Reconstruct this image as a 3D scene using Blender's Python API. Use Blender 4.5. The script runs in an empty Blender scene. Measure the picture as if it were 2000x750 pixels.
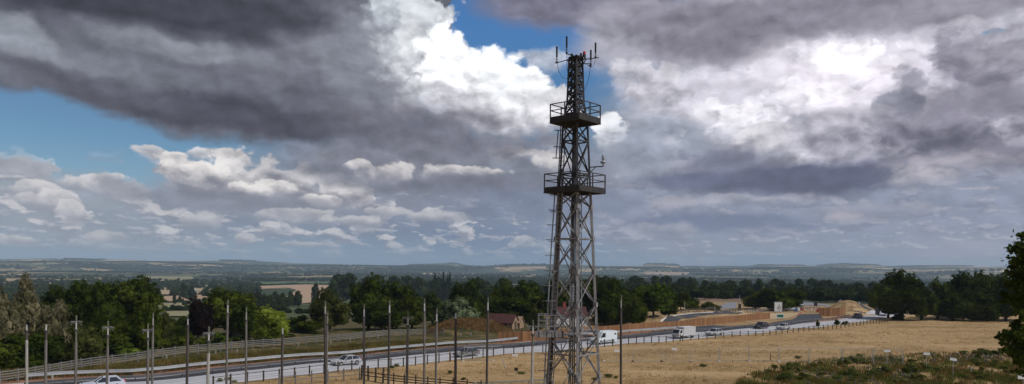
import bpy, math, random
import numpy as np
from mathutils import Vector, Matrix, noise as mnoise
SC = bpy.context.scene
COL = SC.collection
rnd = random.Random(7)
F = 1428.0          # focal length in photo pixels (photo 2000 wide)
ROLL = 0.0075
EYE = 15.0
cR, sR = math.cos(ROLL), math.sin(ROLL)

# ------------------------------------------------------------------ camera
cam_d = bpy.data.cameras.new("camera"); cam = bpy.data.objects.new("camera", cam_d); COL.objects.link(cam)
cam_d.sensor_width = 36.0; cam_d.lens = 36.0 * F / 2000.0
cam_d.shift_y = 145.0 / 2000.0
cam_d.clip_start = 0.5; cam_d.clip_end = 60000
cam.matrix_world = Matrix(((cR, -sR, 0, 0), (0, 0, -1, 0), (sR, cR, 0, EYE), (0, 0, 0, 1)))
SC.camera = cam

def ray(px, py):
    xc = (px - 1000) / F; yc = (520 - py) / F
    return (xc * cR - yc * sR, 1.0, xc * sR + yc * cR)
def at(px, py, Y):
    d = ray(px, py); return Vector((d[0] * Y, Y, EYE + d[2] * Y))

# ------------------------------------------------------------------ terrain
def sst(a, b, x):
    t = np.clip((x - a) / (b - a), 0, 1); return t * t * (3 - 2 * t)
SKYL = [(-400, 508), (0, 507), (120, 506), (250, 508), (300, 511), (430, 509), (480, 510), (540, 513), (600, 515), (700, 518.5), (790, 518),
        (800, 516.5), (860, 516), (905, 518), (950, 520), (985, 517.5), (1000, 517), (1060, 517), (1150, 520), (1250, 519.5), (1262, 517), (1290, 516), (1325, 517.5),
        (1330, 520), (1460, 521), (1480, 518), (1560, 518.5), (1600, 519), (1620, 517), (1650, 516), (1700, 518), (1720, 520), (1760, 521), (1850, 520), (2000, 521), (2400, 520)]
_az = np.array([math.atan2(ray(p, 520)[0], 1) for p, _ in SKYL])
_el = np.array([ray(p, y)[2] / math.hypot(1, ray(p, y)[0]) for p, y in SKYL])
RL = [0, 170, 300, 600, 900, 1400, 3000, 5200, 40000]
ZL = [0, 0, -8, -20, -30, -36, -42, -42, -42]
RR = [0, 330, 500, 900, 1400, 3000, 5200, 40000]
ZR = [0, 0, -5, -22, -32, -40, -42, -42]
_mound = []
def wav(x, y):
    return (np.sin(x * .0021 + 1.3) * np.cos(y * .0017 + .4) + .5 * np.sin(x * .0047 + y * .0031) + .25 * np.sin(x * .011 - y * .009 + 2))
def ground(x, y):
    x = np.asarray(x, float); y = np.asarray(y, float)
    r = np.hypot(x, y); az = np.arctan2(x, y)
    t = sst(-.12, .10, az)
    z = (1 - t) * np.interp(r, RL, ZL) + t * np.interp(r, RR, ZR)
    z = z + sst(1500, 4000, r) * 5 * wav(x, y)
    zr = EYE + np.interp(az, _az, _el) * 10500
    rise = sst(5600, 10500, r) ** 1.15
    z2 = -42 + (zr + 42) * rise - sst(10500, 15000, r) * 140
    z = np.where(r > 5200, z + (z2 + 42), z)
    # nearer low ridge in front of the far one
    h2 = 40 + 10 * np.sin(az * 9 + 1) + 7 * np.sin(az * 23)
    z = z + h2 * np.exp(-((r - 7200) / 700.0) ** 2)
    z = z + 5 * sst(5600, 7500, r) * np.sin(x * .004 + np.sin(y * .003) * 2) * (1 - sst(9300, 10300, r))
    hill = 30 * np.exp(-(((az - math.atan2(-115, 1428)) / .014) ** 2)) * np.exp(-((r - 9600) / 500.0) ** 2)
    z = z + hill
    for mx, my, sx, sy, rot, h, pw in _mound:
        c, s = math.cos(rot), math.sin(rot)
        u = ((x - mx) * c + (y - my) * s) / sx; v = (-(x - mx) * s + (y - my) * c) / sy
        z = z + h * np.exp(-np.abs(u) ** pw - v * v)
    near = 1 - sst(300, 500, r)
    z = z + near * sst(60, 95, r) * .10 * (np.sin(x * .31 + 1) * np.sin(y * .27) + np.sin(x * .13 + y * .17))*(1 - 0)
    return z
_roads = []
def G(px, py):
    d = ray(px, py); h = math.hypot(d[0], 1)
    Y = 40.0
    p = None
    while Y < 14000:
        st = max(.5, Y * .004)
        Y2 = Y + st
        if EYE + d[2] * Y2 < float(ground(d[0] * Y2, Y2)):
            a, b = Y, Y2
            for _ in range(18):
                m = (a + b) / 2
                if EYE + d[2] * m < float(ground(d[0] * m, m)): b = m
                else: a = m
            return Vector((d[0] * a, a, float(ground(d[0] * a, a))))
        Y = Y2
    return Vector((d[0] * Y, Y, float(ground(d[0] * Y, Y))))
def gz(x, y): return float(ground(x, y))
for (px, py, D, sx, sy, rot, h, pw) in [(918, 655, 166, 7.5, 4.0, .35, 2.7, 4), (1655, 611, 246, 6.8, 6, .2, 5.0, 2.0), (1335, 616, 228, 13, 6, .3, 1.6, 2), (1285, 628, 206, 9, 5, .7, 1.7, 2), (1420, 612, 232, 12, 4, .35, 1.0, 2)]:
    p = at(px, py, D); _mound.append((p.x, p.y, sx, sy, rot, h, pw))

# ------------------------------------------------------------------ node helpers
def lin(c):
    return tuple(((v / 255) / 12.92 if v / 255 <= .04045 else ((v / 255 + .055) / 1.055) ** 2.4) for v in c)
class NT:
    def __init__(s, tree): s.t = tree; s.n = tree.nodes; s.l = tree.links
    def new(s, typ, **kw):
        n = s.n.new(typ)
        for k, v in kw.items(): setattr(n, k, v)
        return n
    def set(s, sock, v):
        if hasattr(v, 'is_output') or isinstance(v, bpy.types.NodeSocket): s.l.new(v, sock)
        elif v is not None:
            if isinstance(v, (tuple, list)) and sock.type == 'RGBA' and len(v) == 3: v = tuple(v) + (1,)
            sock.default_value = v
    def math(s, op, a, b=None, c=None, clamp=False):
        n = s.new('ShaderNodeMath', operation=op); n.use_clamp = clamp
        s.set(n.inputs[0], a)
        if b is not None: s.set(n.inputs[1], b)
        if c is not None: s.set(n.inputs[2], c)
        return n.outputs[0]
    def vm(s, op, a, b=None, scale=None):
        n = s.new('ShaderNodeVectorMath', operation=op); s.set(n.inputs[0], a)
        if b is not None: s.set(n.inputs[1], b)
        if scale is not None: s.set(n.inputs['Scale'], scale)
        return n.outputs['Value'] if op in ('LENGTH', 'DOT_PRODUCT') else n.outputs[0]
    def mr(s, v, a, b, c=0.0, d=1.0, smooth=True):
        n = s.new('ShaderNodeMapRange'); n.interpolation_type = 'SMOOTHSTEP' if smooth else 'LINEAR'
        for i, q in enumerate((v, a, b, c, d)): s.set(n.inputs[i], q)
        return n.outputs[0]
    def mix(s, f, a, b, blend='MIX'):
        n = s.new('ShaderNodeMix', data_type='RGBA', blend_type=blend); n.clamp_factor = True
        s.set(n.inputs[0], f); s.set(n.inputs[6], a); s.set(n.inputs[7], b); return n.outputs[2]
    def noise(s, vec, scale, detail=4, rough=.55, dist=0, out=0, dim='3D'):
        n = s.new('ShaderNodeTexNoise', noise_dimensions=dim); s.set(n.inputs['Vector'], vec)
        n.inputs['Scale'].default_value = scale; n.inputs['Detail'].default_value = detail
        n.inputs['Roughness'].default_value = rough; n.inputs['Distortion'].default_value = dist
        return n.outputs[out]
    def ramp(s, f, stops, interp='LINEAR'):
        n = s.new('ShaderNodeValToRGB'); n.color_ramp.interpolation = interp
        e = n.color_ramp.elements
        while len(e) < len(stops): e.new(.5)
        for q, (p, c) in zip(e, stops): q.position = p; q.color = tuple(c) + (1,)
        s.set(n.inputs[0], f); return n.outputs[0]
    def mapping(s, vec, scale=(1, 1, 1), rot=(0, 0, 0), loc=(0, 0, 0), typ='POINT'):
        n = s.new('ShaderNodeMapping', vector_type=typ); s.set(n.inputs[0], vec)
        n.inputs['Location'].default_value = loc; n.inputs['Rotation'].default_value = rot; n.inputs['Scale'].default_value = scale
        return n.outputs[0]

# ------------------------------------------------------------------ sky
BG = 0.10
SUN_AZ, SUN_EL = math.radians(112), math.radians(48)
EXPO = 0.0
def build_world():
    w = bpy.data.worlds.new("World"); SC.world = w; w.use_nodes = True
    T = NT(w.node_tree); T.n.clear()
    geo = T.new('ShaderNodeTexCoord').outputs['Generated']
    sep = T.new('ShaderNodeSeparateXYZ'); T.l.new(geo, sep.inputs[0])
    X, Y, Z = sep.outputs
    DEG = 57.29578
    az = T.math('MULTIPLY', T.math('ARCTAN2', X, Y), DEG)
    el = T.math('MULTIPLY', T.math('ARCSINE', Z), DEG)
    cmb = T.new('ShaderNodeCombineXYZ'); T.l.new(az, cmb.inputs[0]); T.l.new(el, cmb.inputs[1])
    A = cmb.outputs[0]
    # domain warps, finer and flatter towards the horizon
    N1 = T.noise(T.mapping(A, (1, 1.7, 1)), .16, 7, .5, 0, 1, '2D')
    W = T.vm('MULTIPLY', T.vm('SUBTRACT', N1, (.5, .5, .5)), (3.6, 1.9, 0))
    lowf = T.mr(el, 0, 9, .35, 1.0)
    W = T.vm('SCALE', W, scale=lowf)
    N2 = T.noise(T.mapping(A, (1, 1.5, 1), loc=(31, 7, 3)), .75, 5, .52, 0, 1, '2D')
    W2 = T.vm('MULTIPLY', T.vm('SUBTRACT', N2, (.5, .5, .5)), (1.3, .8, 0))
    W2 = T.vm('SCALE', W2, scale=lowf)
    P = T.vm('ADD', T.vm('ADD', A, W), W2)          # strongly warped
    Q = T.vm('ADD', T.vm('ADD', A, T.vm('SCALE', W, scale=.3)), T.vm('SCALE', W2, scale=.55))         # puffs
    sq = T.new('ShaderNodeSeparateXYZ'); T.l.new(P, sq.inputs[0])
    azP, elP = sq.outputs[0], sq.outputs[1]
    # billow field for cumulus edges
    vo = T.new('ShaderNodeTexVoronoi', feature='F1', voronoi_dimensions='2D'); T.set(vo.inputs['Vector'], T.mapping(Q, (1, 1.25, 1)))
    vo.inputs['Scale'].default_value = .55; vo.inputs['Detail'].default_value = 3; vo.inputs['Roughness'].default_value = .5
    BIL = T.math('SUBTRACT', vo.outputs['Distance'], .5)
    # light detail: fbm difference towards the sun (up and right)
    nd1 = T.noise(T.mapping(Q, (1, 1.6, 1)), .42, 6, .5, 0, 0, '2D')
    nd2 = T.noise(T.mapping(T.vm('ADD', Q, (.35, .55, 0)), (1, 1.6, 1)), .42, 6, .5, 0, 0, '2D')
    EMB = T.math('SUBTRACT', nd1, nd2)
    sky = T.new('ShaderNodeTexSky', sky_type='NISHITA'); sky.sun_disc = False
    sky.sun_elevation = SUN_EL; sky.sun_rotation = SUN_AZ; sky.altitude = 100; sky.air_density = 1.0; sky.dust_density = .6; sky.ozone_density = 2.0
    base = T.vm('SCALE', sky.outputs[0], scale=BG)
    base = T.vm('MULTIPLY', base, T.mix(T.mr(el, 10, 19), (.46, .62, .72, 1), (.44, .80, 1.12, 1)))
    col = base

    def pa(px, py):
        d = ray(px, py); a = math.atan2(d[0], 1); e = math.atan2(d[2], math.hypot(1, d[0])); return a * DEG, e * DEG
    def dep(v, c):      # keeps the evaluation order sequential (the shader stack is small)
        n = T.new('ShaderNodeVectorMath', operation='MULTIPLY_ADD'); T.set(n.inputs[0], c); n.inputs[1].default_value = (1e-7,) * 3; T.set(n.inputs[2], v)
        return n.outputs[0]
    def soft(col, cx, cy, rx, ry, c, op=1.0, sf=.5, rot=0, src=None):
        a, e = pa(cx, cy); a2, _ = pa(cx + rx, cy); a1, _ = pa(cx - rx, cy)
        ra = (a2 - a1) / 2; re = abs(pa(cx, cy + ry)[1] - pa(cx, cy - ry)[1]) / 2
        m = T.mapping(dep(src or P, col), (ra, re, 1), (0, 0, math.radians(rot)), (a, e, 0), 'TEXTURE')
        L = T.vm('LENGTH', m)
        return T.mix(T.mr(L, 1 + sf, max(0, 1 - sf), 0, op), col, lin(c) + (1,))
    def puff(col, cx, cy, rx, ry, ct, cb, op=1.0, sf=.13, rot=0, k=.6, nk=.75):
        rx *= 1.1; ry *= 1.27
        a, e = pa(cx, cy); a2, _ = pa(cx + rx, cy); a1, _ = pa(cx - rx, cy)
        ra = (a2 - a1) / 2; re = abs(pa(cx, cy + ry)[1] - pa(cx, cy - ry)[1]) / 2
        m = T.mapping(dep(Q, col), (ra, re, 1), (0, 0, math.radians(rot)), (a, e, 0), 'TEXTURE')
        L = T.math('MULTIPLY_ADD', T.math('SUBTRACT', nd1, .5), nk, T.math('MULTIPLY_ADD', BIL, k, T.vm('LENGTH', m)))
        s_ = T.new('ShaderNodeSeparateXYZ'); T.l.new(m, s_.inputs[0])
        # bottoms are feathered, tops are crisp
        feather = T.mr(s_.outputs[1], -.7, .1, .55, sf)
        h = T.math('MULTIPLY_ADD', EMB, 1.8, s_.outputs[1])
        cc = T.mix(T.mr(h, -.75, .65), lin(cb) + (1,), lin(ct) + (1,))
        f = T.mr(L, T.math('ADD', feather, 1.0), T.math('SUBTRACT', 1.0, feather), 0, op)
        return T.mix(f, col, cc)
    def edge(col, pts, c, op=1.0, sf=.5, x0=-60, x1=60, sgn=1):
        fc = T.new('ShaderNodeFloatCurve'); cv = fc.mapping.curves[0]
        pp = sorted([pa(x, y) for x, y in pts])
        while len(cv.points) < len(pp): cv.points.new(.5, .5)
        for q, (a, e) in zip(cv.points, pp): q.location = ((a + 60) / 120, (e + 10) / 60); q.handle_type = 'AUTO'
        fc.mapping.update()
        T.set(fc.inputs['Value'], T.math('DIVIDE', T.math('ADD', azP, 60), 120))
        ed = T.math('SUBTRACT', T.math('MULTIPLY', fc.outputs[0], 60), 10)
        d = T.math('MULTIPLY', T.math('SUBTRACT', elP, ed), sgn)
        return T.mix(T.mr(d, -sf, sf, 0, op), col, lin(c) + (1,))

    # generic cloud all round, so that the light from behind is cloudy too
    gn = T.noise(T.mapping(geo, (1, 1, 2.2)), 2.3, 7, .6)
    out = T.math('MAXIMUM', T.mr(T.math('ABSOLUTE', az), 40, 48), T.mr(el, 24, 30))
    gcol = T.mix(T.mr(gn, .4, .75), lin((150, 150, 160)) + (1,), lin((205, 205, 212)) + (1,))
    col = T.mix(T.math('MULTIPLY', out, T.mr(gn, .38, .52)), col, gcol)
    # pale air low down
    hz = T.mix(T.mr(az, -30, 0), lin((148, 166, 182)) + (1,), lin((120, 144, 172)) + (1,))
    hz = T.mix(T.mr(az, 4, 30), hz, lin((138, 148, 170)) + (1,))
    col = T.mix(T.mr(el, 9, .5, 0, .96), col, hz)
    S = lambda *a, **k: soft(col, *a, **k)
    Pf = lambda *a, **k: puff(col, *a, **k)
    LT = (218, 212, 210); GR = (146, 148, 160)
    # --- far low deck
    col = S(40, 372, 170, 48, (150, 156, 168), .9)
    col = S(220, 425, 330, 52, (150, 155, 166), .85, rot=0)
    col = S(640, 436, 330, 42, (128, 138, 157), .85)
    col = S(1000, 420, 330, 65, (118, 130, 155), .95)
    col = S(700, 375, 300, 60, (140, 142, 154), .75)
    # --- right hand base deck
    col = S(1560, 170, 330, 300, (194, 190, 201), 1, .25)
    col = S(1880, 200, 330, 330, (178, 175, 188), 1, .3)
    col = S(1330, 330, 190, 190, (150, 154, 168), 1, .35)
    col = S(1600, 410, 620, 80, (144, 150, 170), 1, .4)
    def layer(col, sc, off, thr, e0, e1, a0, a1, ct, cb, op, sy=2.4, wid=.07):
        q = T.mapping(dep(Q, col), (1, sy, 1), loc=off)
        n = T.noise(q, sc, 5, .52, 0, 0, '2D'); n2 = T.noise(T.vm('ADD', q, (.12 / sc, .28 / sc, 0)), sc, 5, .52, 0, 0, '2D')
        n = T.math('MULTIPLY_ADD', BIL, -.10, n)
        m = T.mr(n, thr, thr + wid)
        r_ = T.math('MULTIPLY', T.mr(el, e0 - 1, e0 + 1), T.mr(el, e1 + 1.5, e1 - 1.5)); r_ = T.math('MULTIPLY', r_, T.math('MULTIPLY', T.mr(az, a0 - 3, a0 + 3), T.mr(az, a1 + 3, a1 - 3)))
        cc = T.mix(T.mr(T.math('SUBTRACT', n, n2), -.07, .13), lin(cb) + (1,), lin(ct) + (1,))
        return T.mix(T.math('MULTIPLY', T.math('MULTIPLY', m, r_), op), col, cc)
    col = layer(col, .34, (3, 1, 0), .47, 1.2, 6.6, -50, 2, (206, 202, 204), (146, 149, 162), .85)
    col = layer(col, .6, (13, 4, 0), .52, .6, 3.6, -50, 45, (184, 184, 192), (146, 152, 168), .7, 3.2)
    col = layer(col, .30, (23, 8, 0), .47, 2.0, 7.0, 4, 50, (178, 175, 186), (126, 130, 150), .6, 2.8)
    # --- left low cumulus
    for (cx, cy, rx, ry, a) in [(60, 332, 66, 20, 0), (165, 352, 70, 17, 1), (70, 368, 60, 15, 1), (110, 390, 70, 20, 1), (250, 372, 50, 20, 0), (215, 345, 40, 10, 1),
                                (145, 412, 34, 20, 1), (40, 470, 34, 10, 1), (300, 300, 38, 14, 1), (385, 300, 34, 16, 1)]:
        col = Pf(cx, cy, rx, ry, (205, 201, 202) if a else (165, 167, 176), (158, 158, 168), .9)
    col = S(480, 385, 210, 30, (140, 142, 156), .9, .4)
    for (cx, cy, rx, ry) in [(440, 350, 125, 34), (560, 358, 70, 34), (590, 352, 34, 34), (530, 345, 42, 34), (460, 322, 42, 30), (350, 322, 44, 26), (400, 345, 90, 30), (520, 372, 80, 18), (640, 312, 24, 18), (655, 368, 44, 30), (700, 385, 48, 26), (620, 395, 50, 14)]:
        col = Pf(cx, cy, rx, ry, LT, (138, 138, 150), 1)
    col = S(470, 392, 190, 16, (134, 136, 150), .8, .5)
    for (cx, cy, rx, ry) in [(570, 418, 90, 14), (400, 432, 50, 15), (700, 432, 70, 11), (850, 424, 55, 10), (480, 466, 22, 8), (210, 462, 50, 9), (590, 478, 45, 6), (760, 415, 50, 9)]:
        col = Pf(cx, cy, rx, ry, (190, 187, 190), (150, 152, 164), .85)
    # --- middle decks
    col = S(880, 330, 330, 52, (132, 134, 148), .95, .45)
    col = S(740, 300, 200, 34, (126, 127, 140), .9)
    for (cx, cy, rx, ry) in [(760, 340, 70, 22), (900, 335, 90, 14), (1010, 300, 50, 16), (1075, 318, 44, 22), (700, 322, 34, 12)]:
        col = Pf(cx, cy, rx, ry, (204, 198, 198), (140, 140, 152), .9)
    col = S(930, 362, 240, 20, (118, 119, 134), .85, .5)
    col = S(1050, 400, 200, 30, (122, 130, 152), .8, .5)
    # --- cloud over the blue, top middle
    col = S(1125, 0, 185, 58, (124, 120, 136), .95, .3)
    col = S(1250, 60, 110, 70, (158, 154, 166), .9, .4)
    # --- great dark cloud, upper left
    DE = [(-300, 140), (-60, 165), (0, 172), (100, 186), (200, 216), (300, 242), (380, 268), (450, 276), (600, 274), (700, 262), (790, 235), (860, 120), (900, -100)]
    col = edge(col, DE, (100, 101, 112), 1, .55)
    col = S(120, 125, 320, 52, (122, 125, 136), .9, .5, rot=-7)
    col = S(560, 120, 220, 45, (120, 121, 132), .8, .6)
    col = S(20, 62, 90, 34, (148, 152, 162), .9, .5, rot=-25)
    col = S(360, 95, 170, 22, (140, 144, 154), .7, .6)
    col = S(670, 90, 80, 60, (132, 134, 144), .7, .6)
    col = S(330, 8, 330, 52, (70, 71, 80), 1, .4)
    col = S(100, -10, 200, 40, (66, 67, 76), 1, .4)
    col = S(430, 222, 300, 32, (76, 74, 86), .95, .5, rot=-5)
    col = S(160, 165, 220, 24, (94, 92, 104), .8, .5, rot=-9)
    col = S(620, 245, 170, 26, (80, 78, 90), .9, .5)
    # --- main cumulus in the middle
    col = S(1190, 90, 70, 50, (168, 166, 178), .85, .6)
    col = Pf(1065, 118, 46, 22, (200, 202, 210), (168, 172, 184), .8, .35)
    col = Pf(1235, 150, 50, 36, (206, 203, 211), (170, 168, 180), .9, .3)
    col = S(740, 130, 90, 110, (136, 138, 150), .8, .6)
    col = Pf(795, 20, 82, 84, (198, 202, 208), (158, 162, 172), 1, .2)
    col = Pf(825, 50, 62, 62, (206, 208, 214), (172, 175, 184), 1, .15)
    col = Pf(1060, 215, 66, 58, (214, 212, 216), (160, 158, 168), 1)
    col = Pf(1015, 175, 56, 44, (240, 241, 243), (196, 194, 200), 1, nk=.3, k=.35)
    col = Pf(960, 168, 70, 66, (244, 245, 247), (206, 209, 214), 1, nk=.3, k=.35)
    col = Pf(800, 120, 56, 70, (214, 216, 220), (160, 160, 170), .9, .4)
    col = Pf(865, 145, 64, 82, (246, 246, 247), (212, 212, 218), 1, nk=.3, k=.4)
    col = Pf(985, 225, 110, 52, (226, 224, 228), (168, 166, 176), .95, .3)
    col = Pf(880, 215, 90, 44, (196, 194, 202), (140, 138, 150), .8, .5)
    col = S(800, 245, 150, 34, (112, 110, 122), .85, .6)
    col = S(900, 280, 200, 24, (118, 117, 130), .85, .6)
    # --- right side structures
    col = S(1570, 175, 260, 85, (222, 215, 226), 1, .5, rot=6)
    col = S(1400, 220, 150, 75, (206, 202, 213), .9, .5)
    col = Pf(1650, 130, 100, 46, (250, 246, 250), (228, 220, 230), 1, .3)
    col = Pf(1560, 210, 90, 50, (242, 237, 243), (204, 198, 208), .9, .3)
    col = Pf(1400, 225, 70, 26, (232, 228, 234), (196, 192, 200), .9)
    col = Pf(1290, 180, 60, 56, (206, 202, 210), (166, 164, 176), .9)
    col = Pf(1190, 262, 34, 34, (228, 228, 232), (176, 178, 190), 1)
    col = Pf(1455, 250, 60, 30, (236, 232, 237), (176, 174, 184), .95)
    col = S(1300, 275, 105, 46, (150, 156, 172), .9, .5)
    col = layer(col, .26, (43, 18, 0), .48, 6.5, 17.5, 12, 50, (226, 221, 230), (172, 170, 183), .5, 1.6, .1)
    col = S(1500, 30, 330, 52, (138, 134, 147), 1, .4)
    col = S(1400, 75, 140, 52, (134, 129, 142), .95, .45)
    col = S(1840, 25, 240, 28, (146, 142, 154), .9, .5)
    col = Pf(1900, 60, 60, 22, (200, 196, 206), (170, 166, 178), .8, .3)
    col = S(1938, 66, 26, 6, (84, 146, 184), .9, .4, src=Q)
    col = Pf(1870, 125, 60, 52, (150, 146, 160), (128, 124, 140), 1, .25)
    col = Pf(1960, 130, 80, 60, (156, 152, 164), (130, 126, 142), 1, .25)
    col = Pf(1780, 160, 44, 26, (134, 132, 148), (140, 138, 152), .8, .3)
    col = S(1900, 205, 150, 34, (142, 138, 152), .9, .5)
    col = Pf(1750, 210, 60, 30, (136, 136, 152), (120, 120, 138), .9, .25)
    col = Pf(1560, 238, 30, 15, (158, 160, 172), (148, 152, 166), .9, .3)
    col = Pf(1640, 250, 120, 40, (184, 180, 190), (134, 132, 148), .8, .35)
    col = Pf(1480, 285, 70, 40, (206, 202, 208), (140, 140, 155), .9, .25)
    col = Pf(1830, 262, 180, 44, (138, 134, 149), (108, 106, 123), 1, .35)
    col = S(1550, 348, 230, 34, (98, 99, 122), 1, .4)
    col = S(1400, 315, 90, 28, (118, 120, 140), .85, .5)
    col = S(1350, 350, 90, 18, (108, 112, 136), .9, .5)
    col = S(1950, 300, 120, 24, (124, 120, 136), .9, .5)
    col = Pf(1890, 320, 150, 20, (164, 158, 168), (134, 134, 150), .9, .3)
    col = Pf(1800, 350, 60, 20, (186, 180, 188), (142, 144, 160), .9, .3)
    col = Pf(1440, 392, 120, 12, (162, 162, 174), (136, 140, 158), .9, .3)
    col = Pf(1320, 405, 60, 14, (166, 164, 176), (128, 134, 156), .9, .3)
    col = Pf(1700, 412, 130, 14, (156, 156, 170), (138, 142, 160), .8, .3)
    col = S(1400, 438, 180, 16, (116, 124, 150), .9, .5)
    col = Pf(1300, 452, 70, 14, (160, 160, 172), (136, 142, 160), .85, .3)
    col = Pf(1650, 425, 40, 10, (174, 166, 176), (146, 148, 164), .8, .3)
    # detail modulation of everything cloudy
    sc_ = T.new('ShaderNodeSeparateColor'); T.l.new(col, sc_.inputs[0])
    cm = T.mr(T.math('DIVIDE', sc_.outputs[0], sc_.outputs[2]), .45, .7)
    dm = T.math('MULTIPLY_ADD', EMB, T.math('MULTIPLY', cm, T.mr(el, 1, 9, .15, .8)), 1.0)
    fb = T.noise(T.mapping(P, (1, 2.1, 1)), .5, 5, .5, 0, 0, '2D')
    dm = T.math('MULTIPLY_ADD', T.math('MULTIPLY', T.math('SUBTRACT', fb, .5), cm), T.mr(el, 0, 9, .12, .34), dm)
    dm = T.math('MULTIPLY', dm, 1.05)
    dm = T.math('MULTIPLY_ADD', T.math('SUBTRACT', sc_.outputs[1], .30), T.mr(el, 1, 6, .15, .45), dm)
    dm = T.math('MAXIMUM', dm, .5)
    col = T.vm('SCALE', T.vm('MULTIPLY', col, (.985, 1.0, 1.0)), scale=dm)
    bg = T.new('ShaderNodeBackground'); bg.inputs[1].default_value = BG
    T.set(bg.inputs[0], T.vm('SCALE', col, scale=1 / BG))
    o = T.new('ShaderNodeOutputWorld'); T.l.new(bg.outputs[0], o.inputs[0])
    w.cycles.sampling_method = 'MANUAL'; w.cycles.sample_map_resolution = 512
build_world()
sd = bpy.data.lights.new("sun", 'SUN'); sun = bpy.data.objects.new("sun", sd); COL.objects.link(sun)
sd.energy = 3.0; sd.angle = math.radians(2.5); sd.color = (1, .95, .88)
dv = Vector((math.sin(SUN_AZ) * math.cos(SUN_EL), math.cos(SUN_AZ) * math.cos(SUN_EL), math.sin(SUN_EL)))
sun.rotation_euler = dv.to_track_quat('Z', 'Y').to_euler()
SC.view_settings.view_transform = 'Standard'; SC.view_settings.look = 'None'
SC.view_settings.exposure = EXPO; SC.view_settings.gamma = 1; SC.view_settings.use_curve_mapping = False
# ------------------------------------------------------------------ mesh helpers
class MB:
    def __init__(s): s.v = []; s.f = []; s.mi = []
    def add(s, vs, fs, mi=0):
        b = len(s.v); s.v.extend([tuple(q) for q in vs]); s.f.extend([tuple(b + i for i in f) for f in fs]); s.mi.extend([mi] * len(fs)); return s
    def box(s, c, size, rz=0, mi=0, taper=1):
        hx, hy, hz = size[0] / 2, size[1] / 2, size[2] / 2; co, si = math.cos(rz), math.sin(rz)
        vs = []
        for z, k in ((-hz, 1), (hz, taper)):
            for x, y in ((-hx, -hy), (hx, -hy), (hx, hy), (-hx, hy)):
                x *= k; y *= k
                vs.append((c[0] + x * co - y * si, c[1] + x * si + y * co, c[2] + z))
        return s.add(vs, [(0, 3, 2, 1), (4, 5, 6, 7), (0, 1, 5, 4), (1, 2, 6, 5), (2, 3, 7, 6), (3, 0, 4, 7)], mi)
    def bar(s, a, b, w, h=None, mi=0):
        h = h or w; a = Vector(a); b = Vector(b); d = (b - a)
        if d.length < 1e-6: return s
        d.normalize(); up = Vector((0, 0, 1)) if abs(d.z) < .95 else Vector((0, 1, 0))
        r = d.cross(up).normalized(); u = r.cross(d)
        vs = []
        for p in (a, b):
            for i, j in ((-1, -1), (1, -1), (1, 1), (-1, 1)): vs.append(p + r * i * w / 2 + u * j * h / 2)
        return s.add(vs, [(0, 3, 2, 1), (4, 5, 6, 7), (0, 1, 5, 4), (1, 2, 6, 5), (2, 3, 7, 6), (3, 0, 4, 7)], mi)
    def angle(s, a, b, w, t=.015):   # steel angle section
        a = Vector(a); b = Vector(b); d = (b - a).normalized()
        up = Vector((0, 0, 1)) if abs(d.z) < .95 else Vector((0, 1, 0))
        r = d.cross(up).normalized(); u = r.cross(d)
        s.bar(a + u * (-w / 2 + t / 2), b + u * (-w / 2 + t / 2), w, t)
        s.bar(a + r * (w / 2 - t / 2) + u * (t / 2 + .001), b + r * (w / 2 - t / 2) + u * (t / 2 + .001), t, w - t)
        return s
    def tube(s, pts, r, n=8, cap=True, mi=0):
        pts = [Vector(p) for p in pts]; R = r if isinstance(r, (list, tuple)) else [r] * len(pts)
        vs = []; fs = []
        for i, p in enumerate(pts):
            d = (pts[min(i + 1, len(pts) - 1)] - pts[max(i - 1, 0)]).normalized()
            up = Vector((0, 0, 1)) if abs(d.z) < .9 else Vector((0, 1, 0))
            x = d.cross(up).normalized(); y = d.cross(x)
            for k in range(n):
                a = 2 * math.pi * k / n; vs.append(p + (x * math.cos(a) + y * math.sin(a)) * R[i])
        for i in range(len(pts) - 1):
            for k in range(n):
                fs.append((i * n + k, i * n + (k + 1) % n, (i + 1) * n + (k + 1) % n, (i + 1) * n + k))
        if cap: fs.append(tuple(range(n))); fs.append(tuple((len(pts) - 1) * n + n - 1 - k for k in range(n)))
        return s.add(vs, fs, mi)
    def lathe(s, c, prof, n=12, mi=0):
        vs = []; fs = []
        for r, z in prof:
            for k in range(n): a = 2 * math.pi * k / n; vs.append((c[0] + r * math.cos(a), c[1] + r * math.sin(a), c[2] + z))
        for i in range(len(prof) - 1):
            for k in range(n): fs.append((i * n + k, i * n + (k + 1) % n, (i + 1) * n + (k + 1) % n, (i + 1) * n + k))
        fs.append(tuple(range(n - 1, -1, -1))); fs.append(tuple((len(prof) - 1) * n + k for k in range(n)))
        return s.add(vs, fs, mi)
    def prism(s, poly, y0, y1, mi=0):     # polygon in xz extruded along y
        n = len(poly)
        vs = [(x, y0, z) for x, z in poly] + [(x, y1, z) for x, z in poly]
        fs = [tuple(range(n)), tuple(range(2 * n - 1, n - 1, -1))] + [(i, i + n, (i + 1) % n + n, (i + 1) % n) for i in range(n)]
        return s.add(vs, fs, mi)
    def build(s, name, mat, parent=None, org=(0, 0, 0), smooth=False, rz=0):
        me = bpy.data.meshes.new(name)
        vs = [(v[0] - org[0], v[1] - org[1], v[2] - org[2]) for v in s.v]
        me.from_pydata(vs, [], s.f); me.validate()
        for m in (mat if isinstance(mat, (list, tuple)) else [mat]): me.materials.append(m)
        if isinstance(mat, (list, tuple)) and len(me.polygons) == len(s.mi): me.polygons.foreach_set('material_index', s.mi)
        if smooth: me.polygons.foreach_set('use_smooth', [True] * len(me.polygons))
        o = bpy.data.objects.new(name, me); COL.objects.link(o)
        if parent is not None: o.parent = parent
        else: o.location = org
        return o
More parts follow.
